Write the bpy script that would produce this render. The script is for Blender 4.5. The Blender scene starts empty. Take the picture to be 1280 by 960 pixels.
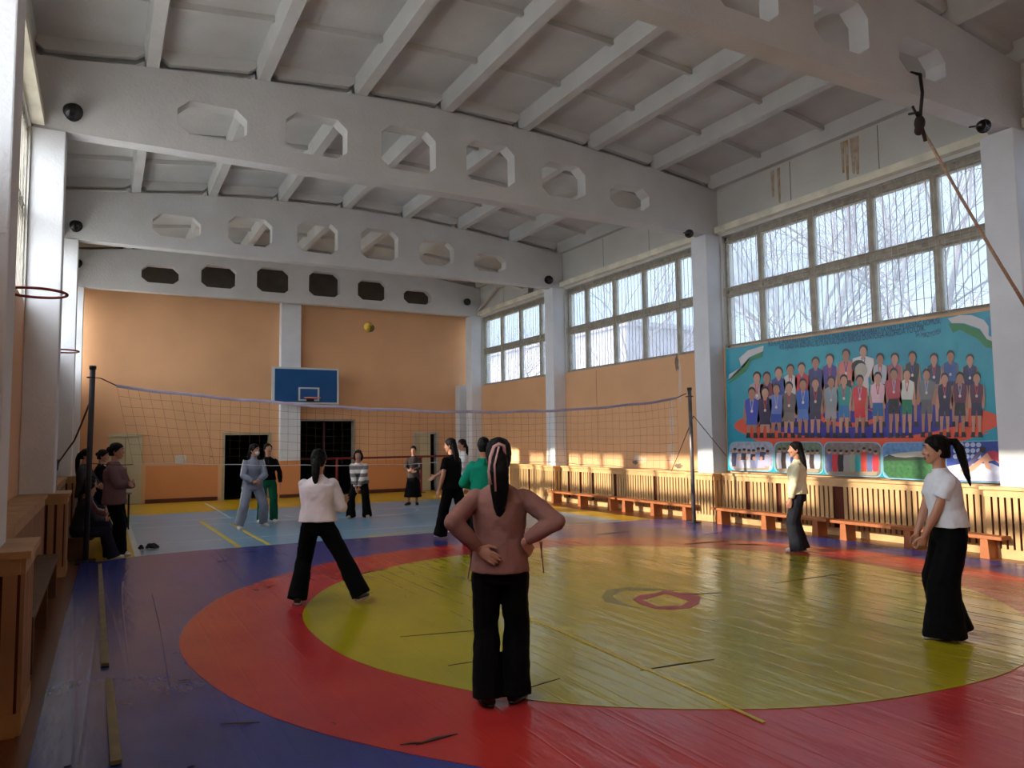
import bpy, math, random
from mathutils import Vector, Matrix
random.seed(7)
S = bpy.context.scene
COL = S.collection
PI = math.pi

# ---------------------------------------------------------------- camera
CX, CY = 640.0, 480.0
VY, VX, CH = (128.0, 556.0), (2350.0, 528.0), 1.58
_a = (VY[0]-CX, VY[1]-CY); _b = (VX[0]-CX, VX[1]-CY)
FPX = math.sqrt(-(_a[0]*_b[0] + _a[1]*_b[1]))
_dy = Vector((_a[0], _a[1], FPX)).normalized()
_dx = Vector((_b[0], _b[1], FPX)); _dx = (_dx - _dy*_dx.dot(_dy)).normalized()
_dz = _dx.cross(_dy)
if _dz.y > 0: _dz = -_dz
RW = Matrix((_dx, _dy, _dz))                    # image space -> hall space
def ray(px, py): return RW @ Vector((px-CX, py-CY, FPX))
EYE = Vector((0, 0, CH))
def on_z(px, py, z=0.0): r = ray(px, py); return EYE + r*((z-CH)/r.z)
def on_x(px, py, x): r = ray(px, py); return EYE + r*(x/r.x)
def on_y(px, py, y): r = ray(px, py); return EYE + r*(y/r.y)

cd = bpy.data.cameras.new('camera'); cam = bpy.data.objects.new('camera', cd); COL.objects.link(cam)
cd.sensor_width = 36; cd.lens = FPX/1280*36; cd.clip_end = 300; cd.clip_start = .05
c0, c1, c2 = RW @ Vector((1,0,0)), RW @ Vector((0,-1,0)), RW @ Vector((0,0,-1))
cam.matrix_world = Matrix(((c0.x,c1.x,c2.x,0),(c0.y,c1.y,c2.y,0),(c0.z,c1.z,c2.z,CH),(0,0,0,1)))
S.camera = cam

# ---------------------------------------------------------------- light
S.view_settings.view_transform = 'Standard'; S.view_settings.look = 'None'
S.view_settings.exposure = 0.6; S.view_settings.gamma = 1.0; S.view_settings.use_curve_mapping = False
S.cycles.use_denoising = True
S.cycles.max_bounces = 12; S.cycles.diffuse_bounces = 6; S.cycles.transparent_max_bounces = 24
S.cycles.sample_clamp_indirect = 8.0
SKY_SUN_SIDE, SKY_SHADE_SIDE = 7.6, 1.25
w = bpy.data.worlds.new('sky'); S.world = w; w.use_nodes = True
nt = w.node_tree; nt.nodes.clear()
N = nt.nodes.new; L = nt.links.new
out = N('ShaderNodeOutputWorld'); bg = N('ShaderNodeBackground'); tc = N('ShaderNodeTexCoord'); sp = N('ShaderNodeSeparateXYZ')
L(tc.outputs['Generated'], sp.inputs[0])
mr = N('ShaderNodeMapRange'); mr.interpolation_type = 'SMOOTHSTEP'
mr.inputs['From Min'].default_value = .15; mr.inputs['From Max'].default_value = -.45
mr.inputs['To Min'].default_value = SKY_SHADE_SIDE; mr.inputs['To Max'].default_value = SKY_SUN_SIDE
L(sp.outputs['X'], mr.inputs['Value'])
mz = N('ShaderNodeMapRange'); mz.interpolation_type = 'SMOOTHSTEP'
mz.inputs['From Min'].default_value = -.12; mz.inputs['From Max'].default_value = .05
mz.inputs['To Min'].default_value = .5; mz.inputs['To Max'].default_value = 1.0
L(sp.outputs['Z'], mz.inputs['Value'])
mm = N('ShaderNodeMath'); mm.operation = 'MULTIPLY'; L(mr.outputs[0], mm.inputs[0]); L(mz.outputs[0], mm.inputs[1])
mc = N('ShaderNodeMapRange'); mc.inputs['From Min'].default_value = .15; mc.inputs['From Max'].default_value = -.45
L(sp.outputs['X'], mc.inputs['Value'])
mx = N('ShaderNodeMix'); mx.data_type = 'RGBA'; L(mc.outputs[0], mx.inputs['Factor'])
mx.inputs[6].default_value = (.62, .80, 1.0, 1); mx.inputs[7].default_value = (.96, .98, 1.0, 1)
L(mx.outputs[2], bg.inputs['Color']); L(mm.outputs[0], bg.inputs['Strength']); L(bg.outputs[0], out.inputs['Surface'])
sun = bpy.data.lights.new('sun', 'SUN'); sun.energy = 11.0; sun.angle = math.radians(.8); sun.color = (1.0, .84, .62)
so = bpy.data.objects.new('sun', sun); COL.objects.link(so)
so.rotation_euler = Vector((1, -.25, -.36)).to_track_quat('-Z', 'Y').to_euler()
so.location = (-8, 8, 9)

# ---------------------------------------------------------------- materials
def lin(c):
    r = []
    for v in c:
        v /= 255.0; r.append(v/12.92 if v <= .04045 else ((v+.055)/1.055)**2.4)
    return (r[0], r[1], r[2], 1)
_mc = {}
def mat(name, rgb, rough=.7, var=.12, vs=3.0, bump=0.0, bs=20.0, metal=0.0, spec=.4, stretch=None, alt=None, coat=0.0):
    if name in _mc: return _mc[name]
    m = bpy.data.materials.new(name); m.use_nodes = True; t = m.node_tree; b = t.nodes['Principled BSDF']
    tc = t.nodes.new('ShaderNodeTexCoord'); mp = t.nodes.new('ShaderNodeMapping'); t.links.new(tc.outputs['Object'], mp.inputs[0])
    if stretch: mp.inputs['Scale'].default_value = stretch
    nz = t.nodes.new('ShaderNodeTexNoise'); nz.inputs['Scale'].default_value = vs; nz.inputs['Detail'].default_value = 5
    t.links.new(mp.outputs[0], nz.inputs['Vector'])
    cr = t.nodes.new('ShaderNodeValToRGB'); base = lin(rgb); a2 = lin(alt) if alt else tuple(max(0, v*(1-var*2)) for v in base[:3])+(1,)
    cr.color_ramp.elements[0].position = .3; cr.color_ramp.elements[1].position = .7
    cr.color_ramp.elements[0].color = a2; cr.color_ramp.elements[1].color = tuple(min(1, v*(1+var*.6)) for v in base[:3])+(1,)
    t.links.new(nz.outputs['Fac'], cr.inputs[0]); t.links.new(cr.outputs[0], b.inputs['Base Color'])
    b.inputs['Roughness'].default_value = rough; b.inputs['Metallic'].default_value = metal
    b.inputs['Specular IOR Level'].default_value = spec; b.inputs['Coat Weight'].default_value = coat
    if bump:
        n2 = t.nodes.new('ShaderNodeTexNoise'); n2.inputs['Scale'].default_value = bs; n2.inputs['Detail'].default_value = 4
        t.links.new(mp.outputs[0], n2.inputs['Vector'])
        bp = t.nodes.new('ShaderNodeBump'); bp.inputs['Strength'].default_value = bump; bp.inputs['Distance'].default_value = .02
        t.links.new(n2.outputs['Fac'], bp.inputs['Height']); t.links.new(bp.outputs[0], b.inputs['Normal'])
    _mc[name] = m; return m

def vinyl(name, rgb, alt, rough=.3, seed=0.0):
    """Shiny crumpled tarpaulin: broad waves plus fine straight creases."""
    m = bpy.data.materials.new(name); m.use_nodes = True; t = m.node_tree; b = t.nodes['Principled BSDF']; K = t.links.new
    tc = t.nodes.new('ShaderNodeTexCoord')
    nz = t.nodes.new('ShaderNodeTexNoise'); nz.inputs['Scale'].default_value = .9; nz.inputs['Detail'].default_value = 6
    K(tc.outputs['Object'], nz.inputs['Vector'])
    cr = t.nodes.new('ShaderNodeValToRGB'); cr.color_ramp.elements[0].position = .35; cr.color_ramp.elements[1].position = .65
    cr.color_ramp.elements[0].color = lin(alt); cr.color_ramp.elements[1].color = lin(rgb)
    K(nz.outputs['Fac'], cr.inputs[0]); K(cr.outputs[0], b.inputs['Base Color'])
    b.inputs['Roughness'].default_value = rough; b.inputs['Specular IOR Level'].default_value = .36
    hs = []
    for sc, rot, st, wt in ((1.3, .4, (1, .35, 1), 1.0), (4.5, -.5, (1, .25, 1), .34), (7.5, 1.0, (1, .15, 1), .22), (14, -.3, (1, .2, 1), .14), (30, .2, (1, .3, 1), .06)):
        mp = t.nodes.new('ShaderNodeMapping'); mp.inputs['Rotation'].default_value = (0, 0, rot+seed); mp.inputs['Scale'].default_value = st
        K(tc.outputs['Object'], mp.inputs[0])
        n = t.nodes.new('ShaderNodeTexNoise'); n.inputs['Scale'].default_value = sc; n.inputs['Detail'].default_value = 2
        K(mp.outputs[0], n.inputs['Vector'])
        q = t.nodes.new('ShaderNodeMath'); q.operation = 'MULTIPLY'; q.inputs[1].default_value = wt; K(n.outputs['Fac'], q.inputs[0]); hs.append(q)
    # sharp ridges
    for rot, sc in ((.55, .55), (-.95, .45)):
        mp = t.nodes.new('ShaderNodeMapping'); mp.inputs['Rotation'].default_value = (0, 0, rot+seed); mp.inputs['Scale'].default_value = (1, .03, 1)
        K(tc.outputs['Object'], mp.inputs[0])
        n = t.nodes.new('ShaderNodeTexNoise'); n.inputs['Scale'].default_value = sc*6; n.inputs['Detail'].default_value = 0; n.inputs['Distortion'].default_value = .1
        K(mp.outputs[0], n.inputs['Vector'])
        a = t.nodes.new('ShaderNodeMath'); a.operation = 'SUBTRACT'; a.inputs[1].default_value = .5; K(n.outputs['Fac'], a.inputs[0])
        c = t.nodes.new('ShaderNodeMath'); c.operation = 'ABSOLUTE'; K(a.outputs[0], c.inputs[0])
        d = t.nodes.new('ShaderNodeMapRange'); d.inputs['From Max'].default_value = .02; d.inputs['To Min'].default_value = .05; d.inputs['To Max'].default_value = 0
        K(c.outputs[0], d.inputs['Value']); hs.append(d)
    acc = hs[0]
    for h in hs[1:]:
        s = t.nodes.new('ShaderNodeMath'); s.operation = 'ADD'; K(acc.outputs[0], s.inputs[0]); K(h.outputs[0], s.inputs[1]); acc = s
    bp = t.nodes.new('ShaderNodeBump'); bp.inputs['Strength'].default_value = .5; bp.inputs['Distance'].default_value = .04
    K(acc.outputs[0], bp.inputs['Height']); K(bp.outputs[0], b.inputs['Normal'])
    return m

M_CONC = mat('white_limewash', (214, 218, 224), .85, .04, 2.0, .25, 30)
M_BEAM = mat('beam_limewash', (198, 200, 202), .85, .05, 1.5, .3, 25)
M_SLAB = mat('slab_limewash', (196, 198, 198), .9, .07, 1.2, .3, 18)
M_PANEL = mat('panel_limewash', (200, 200, 196), .9, .06, 1.0, .3, 20)
M_ORANGE = mat('orange_paint', (214, 166, 124), .6, .05, .8, .15, 40)
M_DADO = mat('deep_orange_paint', (212, 142, 88), .5, .05, .8, .15, 40)
M_BROWNBASE = mat('brown_skirting_paint', (88, 42, 26), .5)
M_WOODPALE = mat('pale_varnished_slats', (206, 168, 120), .5, .10, 6.0, .1, 30, stretch=(1, 1, .25))
M_WOODBOARD = mat('varnished_board', (212, 172, 122), .5, .12, 4.0, .1, 30)
M_SLATDARK = mat('dark_brown_slats', (170, 126, 90), .6, .14, 6.0, .1, 30, stretch=(1, 1, .25))
M_BOARDDARK = mat('dark_varnished_board', (182, 142, 96), .55, .14, 4.0, .1, 30)
M_WOODBACK = mat('red_brown_backing', (92, 42, 22), .8)
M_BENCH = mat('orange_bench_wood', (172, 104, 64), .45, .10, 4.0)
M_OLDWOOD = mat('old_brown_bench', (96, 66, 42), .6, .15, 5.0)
M_FLOORB = mat('brown_painted_boards', (112, 62, 34), .35, .15, 2.0, .1, 20, stretch=(6, .5, 1))
M_COURTB = mat('blue_court_vinyl', (114, 152, 180), .28, .05, 1.5, .05, 60)
M_COURTY = mat('yellow_court_vinyl', (196, 158, 34), .3, .05, 1.5, .05, 60)
M_LINEW = mat('white_court_line', (190, 200, 204), .4, .06)
M_LINEY = mat('yellow_court_line', (200, 180, 60), .4, .06)
M_BLUE = vinyl('blue_tarpaulin', (48, 60, 134), (36, 46, 106), .24, 1.75)
M_RED = vinyl('red_tarpaulin', (178, 50, 44), (160, 36, 44), .24, 1.95)
M_YEL = vinyl('yellow_tarpaulin', (164, 150, 30), (150, 138, 24), .17, 0)
M_TAPE = mat('yellow_tape', (186, 160, 24), .3)
M_SLIT = mat('dark_gap', (40, 30, 26), .8)
M_BATTEN = mat('pale_batten', (128, 112, 80), .6, .15, 8)
M_IRON = mat('dark_grey_iron', (58, 56, 62), .5, .15, 10, metal=.4)
M_GALV = mat('worn_grey_pole', (120, 118, 122), .4, .2, 8, metal=.5)
M_BLACKMETAL = mat('black_metal', (16, 16, 17), .5)
M_WINFRAME = mat('grey_cream_window_paint', (168, 160, 144), .6, .15, 6)
M_GRILLE = mat('rusty_grille', (180, 176, 166), .6, .2, 10)
M_REDPAINT = mat('dark_red_metal', (120, 26, 30), .5)
M_BBLUE = mat('backboard_blue', (8, 74, 130), .45, .06, 3)
M_BWHITE = mat('backboard_white', (188, 196, 200), .5, .05)
M_DOOR = mat('cream_door', (186, 178, 146), .5, .04)
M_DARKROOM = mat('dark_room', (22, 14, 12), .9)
M_STAINR = mat('rust_stain', (150, 118, 78), .9, .2, 8, alt=(188, 180, 168))
M_PEEL = mat('peeled_plaster', (190, 186, 180), .9, .15, 8, alt=(222, 172, 132))
M_PEELD = mat('dark_damp_plaster', (130, 112, 98), .9, .15, 8)
M_CORD = mat('net_cord', (66, 54, 52), .8)
M_NETTOP = mat('net_tape', (168, 160, 184), .7)
M_WHITECORD = mat('white_cord', (190, 186, 190), .7)
M_ROPE = mat('hemp_rope', (196, 166, 142), .9, .2, 40, .6, 120)
M_BARK = mat('grey_bark', (92, 88, 98), .9, .1, 5)
M_FARWALL = mat('pale_render', (118, 118, 134), .9, .03)
M_GROUND = mat('outside_ground', (150, 145, 135), .95)

# ---------------------------------------------------------------- mesh helpers
class G:
    def __init__(s): s.v = []; s.f = []; s.mi = []; s.cur = 0
    def face(s, idx): s.f.append(tuple(idx)); s.mi.append(s.cur)
    def box(s, x0, x1, y0, y1, z0, z1):
        b = len(s.v)
        s.v += [(x0,y0,z0),(x1,y0,z0),(x1,y1,z0),(x0,y1,z0),(x0,y0,z1),(x1,y0,z1),(x1,y1,z1),(x0,y1,z1)]
        for q in ((0,3,2,1),(4,5,6,7),(0,1,5,4),(1,2,6,5),(2,3,7,6),(3,0,4,7)): s.face([b+i for i in q])
        return s
    def prism(s, pts, axis, a, b):
        """closed convex outline pts (2D) swept along axis from a to b"""
        n = len(pts); k = len(s.v)
        def P(p, t):
            return {'x': (t, p[0], p[1]), 'y': (p[0], t, p[1]), 'z': (p[0], p[1], t)}[axis]
        s.v += [P(p, a) for p in pts] + [P(p, b) for p in pts]
        s.face([k+i for i in range(n)][::-1]); s.face([k+n+i for i in range(n)])
        for i in range(n): s.face([k+i, k+(i+1) % n, k+n+(i+1) % n, k+n+i])
        return s
    def tube(s, pts, rad, n=8, caps=True, flat=None):
        """round tube through pts; rad one number or one per point, or (a,b) ellipse with flat= direction of a"""
        pts = [Vector(p) for p in pts]
        if not isinstance(rad, (list, tuple)): rad = [rad]*len(pts)
        rings = []; prev = None
        for i, p in enumerate(pts):
            d = (pts[min(i+1, len(pts)-1)] - pts[max(i-1, 0)])
            if d.length < 1e-7: d = Vector((0,0,1))
            d.normalize()
            if flat is not None: u = Vector(flat)
            elif prev is not None: u = prev
            else: u = Vector((0,0,1)) if abs(d.z) < .9 else Vector((1,0,0))
            u = u - d*u.dot(d)
            if u.length < 1e-5: u = d.orthogonal()
            u.normalize(); v = d.cross(u); prev = u
            r = rad[i]; ra, rb = r if isinstance(r, (list, tuple)) else (r, r)
            rings.append([p + u*(ra*math.cos(2*PI*k/n)) + v*(rb*math.sin(2*PI*k/n)) for k in range(n)])
        return s.loft(rings, caps)
    def loft(s, rings, caps=True):
        b = len(s.v); n = len(rings[0])
        for r in rings: s.v += [tuple(p) for p in r]
        for i in range(len(rings)-1):
            for k in range(n):
                s.face([b+i*n+k, b+i*n+(k+1) % n, b+(i+1)*n+(k+1) % n, b+(i+1)*n+k])
        if caps:
            s.face([b+k for k in range(n)][::-1]); s.face([b+(len(rings)-1)*n+k for k in range(n)])
        return s
    def ball(s, c, r, nu=12, nv=8, ax=None):
        c = Vector(c); rx, ry, rz = r if isinstance(r, (list, tuple)) else (r, r, r)
        ax = ax or (Vector((1,0,0)), Vector((0,1,0)), Vector((0,0,1)))
        rings = []
        for j in range(nv+1):
            t = -PI/2 + PI*j/nv; ct = max(math.cos(t), .02)
            rings.append([c + ax[0]*(rx*ct*math.cos(2*PI*k/nu)) + ax[1]*(ry*ct*math.sin(2*PI*k/nu)) + ax[2]*(rz*math.sin(t)) for k in range(nu)])
        return s.loft(rings)
    def cap(s, a, b, ra, rb, n=10):
        """capsule"""
        a = Vector(a); b = Vector(b)
        s.tube([a, b], [ra, rb], n); s.ball(a, ra, n, 6); s.ball(b, rb, n, 6); return s
    def torus(s, c, R, r, axis='z', n=32, m=8):
        pts = []
        for i in range(n+1):
            a = 2*PI*i/n; x, y = R*math.cos(a), R*math.sin(a)
            pts.append(Vector(c) + {'z': Vector((x,y,0)), 'y': Vector((x,0,y)), 'x': Vector((0,x,y))}[axis])
        return s.tube(pts, r, m, False)
    def build(s, name, mats, parent=None, smooth=False, loc=None, bevel=0.0):
        me = bpy.data.meshes.new(name); me.from_pydata([tuple(v) for v in s.v], [], s.f)
        mats = mats if isinstance(mats, (list, tuple)) else [mats]
        for m in mats: me.materials.append(m)
        if len(mats) > 1:
            for p, i in zip(me.polygons, s.mi): p.material_index = i
        if smooth:
            for p in me.polygons: p.use_smooth = True
        me.validate(); me.update()
        o = bpy.data.objects.new(name, me); COL.objects.link(o)
        if parent is not None: o.parent = parent
        if loc is not None: o.location = loc
        if bevel:
            b = o.modifiers.new('bevel', 'BEVEL'); b.width = bevel; b.segments = 2; b.limit_method = 'ANGLE'
        return o
def tag(o, label, cat, group=None, kind=None):
    o['label'] = label; o['category'] = cat
    if group: o['group'] = group
    if kind: o['kind'] = kind
    return o
def thing(name, label, cat, loc=(0,0,0), rz=0.0, group=None, kind=None):
    o = bpy.data.objects.new(name, None); COL.objects.link(o); o.location = loc; o.rotation_euler = (0,0,rz)
    o.empty_display_size = .1
    return tag(o, label, cat, group, kind)
def struct(o, label=None, cat=None):
    o['kind'] = 'structure'
    if label: o['label'] = label
    if cat: o['category'] = cat
    return o
def sheet(outer, holes, th, name, m, parent, xf, bevel=0.0):
    """flat outline with holes, given thickness, placed by matrix xf"""
    cu = bpy.data.curves.new('tmp', 'CURVE'); cu.dimensions = '2D'; cu.fill_mode = 'BOTH'; cu.extrude = th/2
    for poly in [outer]+list(holes):
        sp_ = cu.splines.new('POLY'); sp_.points.add(len(poly)-1)
        for i, p in enumerate(poly): sp_.points[i].co = (p[0], p[1], 0, 1)
        sp_.use_cyclic_u = True
    t = bpy.data.objects.new('tmp', cu); me = bpy.data.meshes.new_from_object(t)
    bpy.data.objects.remove(t); bpy.data.curves.remove(cu)
    me.transform(xf); me.materials.clear(); me.materials.append(m); me.name = name
    o = bpy.data.objects.new(name, me); COL.objects.link(o)
    if parent is not None: o.parent = parent
    if bevel:
        b = o.modifiers.new('bevel', 'BEVEL'); b.width = bevel; b.segments = 2; b.limit_method = 'ANGLE'
    return o

# ---------------------------------------------------------------- hall sizes
XL, XR = -.87, 10.57            # wall faces
CLX, CRX = -.50, 10.21          # column fronts
YN, YF = -.75, 22.3            # end walls
BY = [-6.3, -.6, 5.10, 10.71, 16.38, 21.30]; CW = .42
ZB = 5.53                       # beam underside
def ztop(x): return 6.46 + .42*(1 - min(1, abs(x-4.86)/5.5)**1.8)
WZ0, WZ1 = 3.30, 5.50

# floor
g = G().box(XL-.3, XR+.3, YN-.3, YF+.3, -.2, 0)
floor = struct(g.build('floor', M_FLOORB), 'brown painted board floor of the sports hall', 'floor')
g = G().box(-.22, 9.42, 2.0, 22.2, 0.0, .004); g.build('court_border', M_COURTY, floor)
g = G().box(.50, 8.75, 2.0, 18.75, .004, .006); g.build('court_surface', M_COURTB, floor)
def line(name, m, pts, wd=.05, z0=.006, z1=.008, closed=False):
    g = G()
    for a, b in zip(pts[:-1], pts[1:]):
        a = Vector((a[0], a[1])); b = Vector((b[0], b[1])); d = (b-a).normalized(); n = Vector((-d.y, d.x))*wd/2
        q = [a-n, b-n, b+n, a+n]; g.prism([(p.x, p.y) for p in q], 'z', z0, z1)
    return g.build(name, m, floor)
line('court_line', M_LINEW, [(.48, 11), (.48, 18.8)], .08)
line('court_line', M_LINEW, [(.5, 13.25), (8.7, 13.0)], .05)
line('court_line', M_LINEW, [(.5, 15.9), (8.7, 15.2)], .04)
line('court_line', M_LINEW, [(.5, 16.95), (8.7, 16.8)], .04)
line('court_line', M_LINEW, [(2.42, 16.8), (2.42, 21.5)], .05)
line('court_line', M_LINEW, [(5.0+1.5*math.cos(a*.1), 16.8+1.5*math.sin(a*.1)*-1) for a in range(0, 32)], .04)
line('court_line', M_LINEY, [(1.78, 16.5), (1.88, 11.0)], .07, .008, .010)
line('court_line', M_LINEY, [(2.25, 15.6), (2.31, 11.0)], .06, .008, .010)
line('court_line', M_LINEY, [(3.6, 12.0), (4.6, 12.35), (6.2, 12.25), (8.2, 11.7)], .09, .008, .010)

# walls: lower band with windows above, built bay by bay
def side_wall(nm, xin, xout):
    a, b = min(xin, xout), max(xin, xout)
    g = G().box(a, b, YN, YF, 0, WZ0)
    wl = struct(g.build(nm, M_ORANGE), 'orange painted lower side wall of the hall', 'wall')
    up = G().box(a, b, YN, YF, WZ1, 7.2)
    for by in BY[1:]: up.box(a, b, by-.05, by+CW+.05, WZ0, WZ1)
    up.build('upper_panel', M_PANEL, wl)
    return wl
wall_r = side_wall('wall_right', XR, XR+.3)
wall_l = side_wall('wall_left', XL, XL-.3)
# far wall with four door openings
def wall_open(y0, y1, x0, x1, opens, zt):
    g = G(); x = x0
    for a, b, h in opens:
        g.box(x, a, y0, y1, 0, zt); g.box(a, b, y0, y1, h, zt); x = b
    g.box(x, x1, y0, y1, 0, zt); return g
OPEN = [(.14, .93, 1.86), (2.94, 4.27, 1.88), (5.05, 6.74, 2.26), (8.64, 9.48, 1.86)]
wall_far = struct(wall_open(YF, YF+.25, XL, XR, OPEN, 5.75).build('wall_far', M_ORANGE), 'orange far end wall', 'wall')
g = G().box(XL, XR, YF, YF+.25, 5.75, 7.2); g.build('upper_panel', mat('grey_upper_plaster', (96, 92, 88), .9), wall_far)
g = G(); x = XL
for a, b, h in OPEN+[(XR, XR, 0)]:
    if a > x+.12: g.box(x+(0 if x == XL else .1), a-(0 if a == XR else .1), YF-.006, YF, 0, 1.0)
    x = b
g.build('painted_dado', M_DADO, wall_far)
g = G(); x = XL
for a, b, h in OPEN+[(XR, XR, 0)]:
    if a > x+.12: g.box(x+.1, a-.1, YF-.03, YF-.006, 0, .11)
    x = b
struct(g.build('baseboard_far', M_BROWNBASE))
wall_near = struct(G().box(XL-.3, XR+.3, YN-.3, YN, 0, 7.2).build('wall_near', M_ORANGE))
# rooms behind open doors; box added at the closed door to stop light leaking
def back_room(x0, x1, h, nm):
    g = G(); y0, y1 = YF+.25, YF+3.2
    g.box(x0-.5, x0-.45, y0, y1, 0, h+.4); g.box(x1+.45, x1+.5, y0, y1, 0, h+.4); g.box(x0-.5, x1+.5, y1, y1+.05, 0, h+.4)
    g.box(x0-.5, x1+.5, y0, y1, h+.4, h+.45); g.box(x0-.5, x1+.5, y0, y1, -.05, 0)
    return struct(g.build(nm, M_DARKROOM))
back_room(.14, .93, 1.86, 'wall_leak_block'); back_room(2.94, 4.27, 1.88, 'wall_storeroom'); back_room(5.1, 6.7, 2.26, 'wall_corridor'); back_room(8.5, 9.5, 1.86, 'wall_cupboard')
# doors
def door_frame(n, a, b, h, m, label, fw=.07):
    g = G().box(a, a+fw, YF-.04, YF+.2, 0, h).box(b-fw, b, YF-.04, YF+.2, 0, h).box(a+fw, b-fw, YF-.04, YF+.2, h-fw, h)
    return struct(g.build('door_%d' % n, m), label, 'door')
d1 = door_frame(1, .14, .93, 1.86, M_DOOR, 'closed narrow cream door at the left end of the far wall')
G().box(.21, .53, YF+.0, YF+.04, 0.01, 1.79).box(.54, .86, YF+.0, YF+.04, .01, 1.79).build('door_leaf', M_DOOR, d1)
G().box(.56, .58, YF-.05, YF, .85, .98).build('door_handle', M_IRON, d1)
d2 = door_frame(2, 2.94, 4.27, 1.88, mat('grey_cream_jamb', (170, 156, 128), .6), 'wide dark open doorway left of the white pilaster')
d3 = door_frame(3, 5.05, 6.74, 2.26, mat('jamb_grey', (150, 140, 128), .6), 'tall dark open gateway right of the white pilaster', .05)
G().box(5.85, 5.9, YF+.3, YF+.34, 0, 2.2).box(5.1, 6.7, YF+.3, YF+.34, 1.05, 1.1).build('inner_gate_bar', mat('dim_red_bar', (70, 22, 20), .6), d3)
d4 = door_frame(4, 8.64, 9.48, 1.86, mat('grey_white_jamb', (176, 172, 160), .6), 'cream door standing ajar at the right end of the far wall')
G().box(8.71, 9.22, YF+.02, YF+.06, .01, 1.79).build('door_leaf', M_DOOR, d4)
# pilaster on the far wall
pil = struct(G().box(4.47, 5.03, 22.02, YF, 1.06, 5.75).build('wall_pilaster', M_CONC), 'white pilaster in the middle of the far wall', 'pilaster')
G().box(4.465, 5.035, 22.01, YF, 0, 1.06).build('painted_dado', M_DADO, pil)
G().box(4.46, 5.04, 21.99, 22.01, 0, .1).build('pilaster_base', M_BROWNBASE, pil)
# small corner pier below the last right column
struct(G().box(10.10, CRX+.36, 21.98, YF, 0, 3.35).build('wall_corner_pier', M_CONC))
G().box(1.74, 2.02, YF-.02, YF-.006, 1.05, 1.27).build('paper_notice', mat('white_paper', (200, 196, 186), .8))
tag(bpy.data.objects['paper_notice'], 'small white paper notice on the orange far wall between the left doors', 'notice')

# columns
side_names = {}
for side, xf, xb in (('right', CRX, XR), ('left', XL, CLX)):
    for i, by in enumerate(BY):
        if i == 0: continue
        o = G().box(xf, xb, by, by+CW, 0, ZB).build('wall_column', M_CONC, bevel=.012)
        o['kind'] = 'structure'; o['category'] = 'column'
        o['label'] = 'white square concrete column on the %s wall, %s from the far end' % (side, ['sixth','fifth','fourth','third','second','first'][i])
# beams with openings
def octo(x0, x1, z0, z1, c):
    return [(x0+c, z0), (x1-c, z0), (x1, z0+c*.8), (x1, z1-c*.9), (x1-c, z1), (x0+c, z1), (x0, z1-c*.9), (x0, z0+c*.8)]
XFY = Matrix(((1,0,0,0),(0,0,-1,0),(0,1,0,0),(0,0,0,1)))   # outline (x,z) -> upright plane
for i, by in enumerate(BY):
    if i == 0: continue
    xs = [XL+.02+(XR-XL-.04)*k/24 for k in range(25)]
    outer = [(XL+.02, ZB), (XR-.02, ZB)] + [(x, ztop(x)) for x in reversed(xs)]
    holes = []
    for k in range(6):
        cx = 1.23+1.435*k; zt_ = [6.24, 6.38, 6.47, 6.49, 6.38, 6.21][k]
        holes.append(octo(cx-.45, cx+.45, 5.78, zt_, .15))
    o = sheet(outer, holes, .25, 'ceiling_beam', M_BEAM, None, Matrix.Translation((0, by+.15, 0)) @ XFY, .012)
    o['kind'] = 'structure'; o['category'] = 'beam'
    o['label'] = 'white concrete roof beam with six eight-sided openings, %s from the far wall' % ['sixth','fifth','fourth','third','second','first'][i]
# roof slabs with ribs
g = G(); ribx = [.47+1.435*k for k in range(-1, 8)]
spans = [(BY[i]+.26, BY[i+1]+.12) for i in range(1, 5)] + [(BY[5]+.26, YF)]
for s0, s1 in spans:
    for k in range(len(ribx)):
        x = ribx[k]; zb = ztop(x)+.005
        hw, hw2 = .075, .12
        g.prism([(x-hw, zb), (x+hw, zb), (x+hw2, zb+.30), (x-hw2, zb+.30)], 'y', s0, s1)
        if k < len(ribx)-1:
            x2 = ribx[k+1]; zb2 = ztop(x2)+.005
            a, b = x+.08, x2-.08
            A, B = zb+.26, zb2+.26
            g.prism([(a, A), (b, B), (b, B+.08), (a, A+.08)], 'y', s0, s1)
            n = max(1, int(round((s1-s0)/1.45))) if s1-s0 > 2 else 1
            for q in range(n+1):
                if s1 > 21 and ((q == n and s1 < 22) or s0 > 21): continue
                yy = s0 + (s1-s0)*q/n; end = q in (0, n)
                dep = .17 if end else .085; wd = .09 if end else .05
                y0 = min(max(yy-wd/2, s0), s1-wd)
                c = .12 if end else .05
                g.prism([(a+c, A-dep), (b-c, B-dep), (b, B-dep+c*.8), (b, B+.02), (a, A+.02), (a, A-dep+c*.8)], 'y', y0, y0+wd)
g.box(XL-.3, XR+.3, YN-.3, YF+.3, 7.25, 7.4)  # solid sheet added above the slabs to block light
struct(g.build('ceiling', M_SLAB), 'white ribbed concrete roof slabs', 'ceiling')

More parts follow.
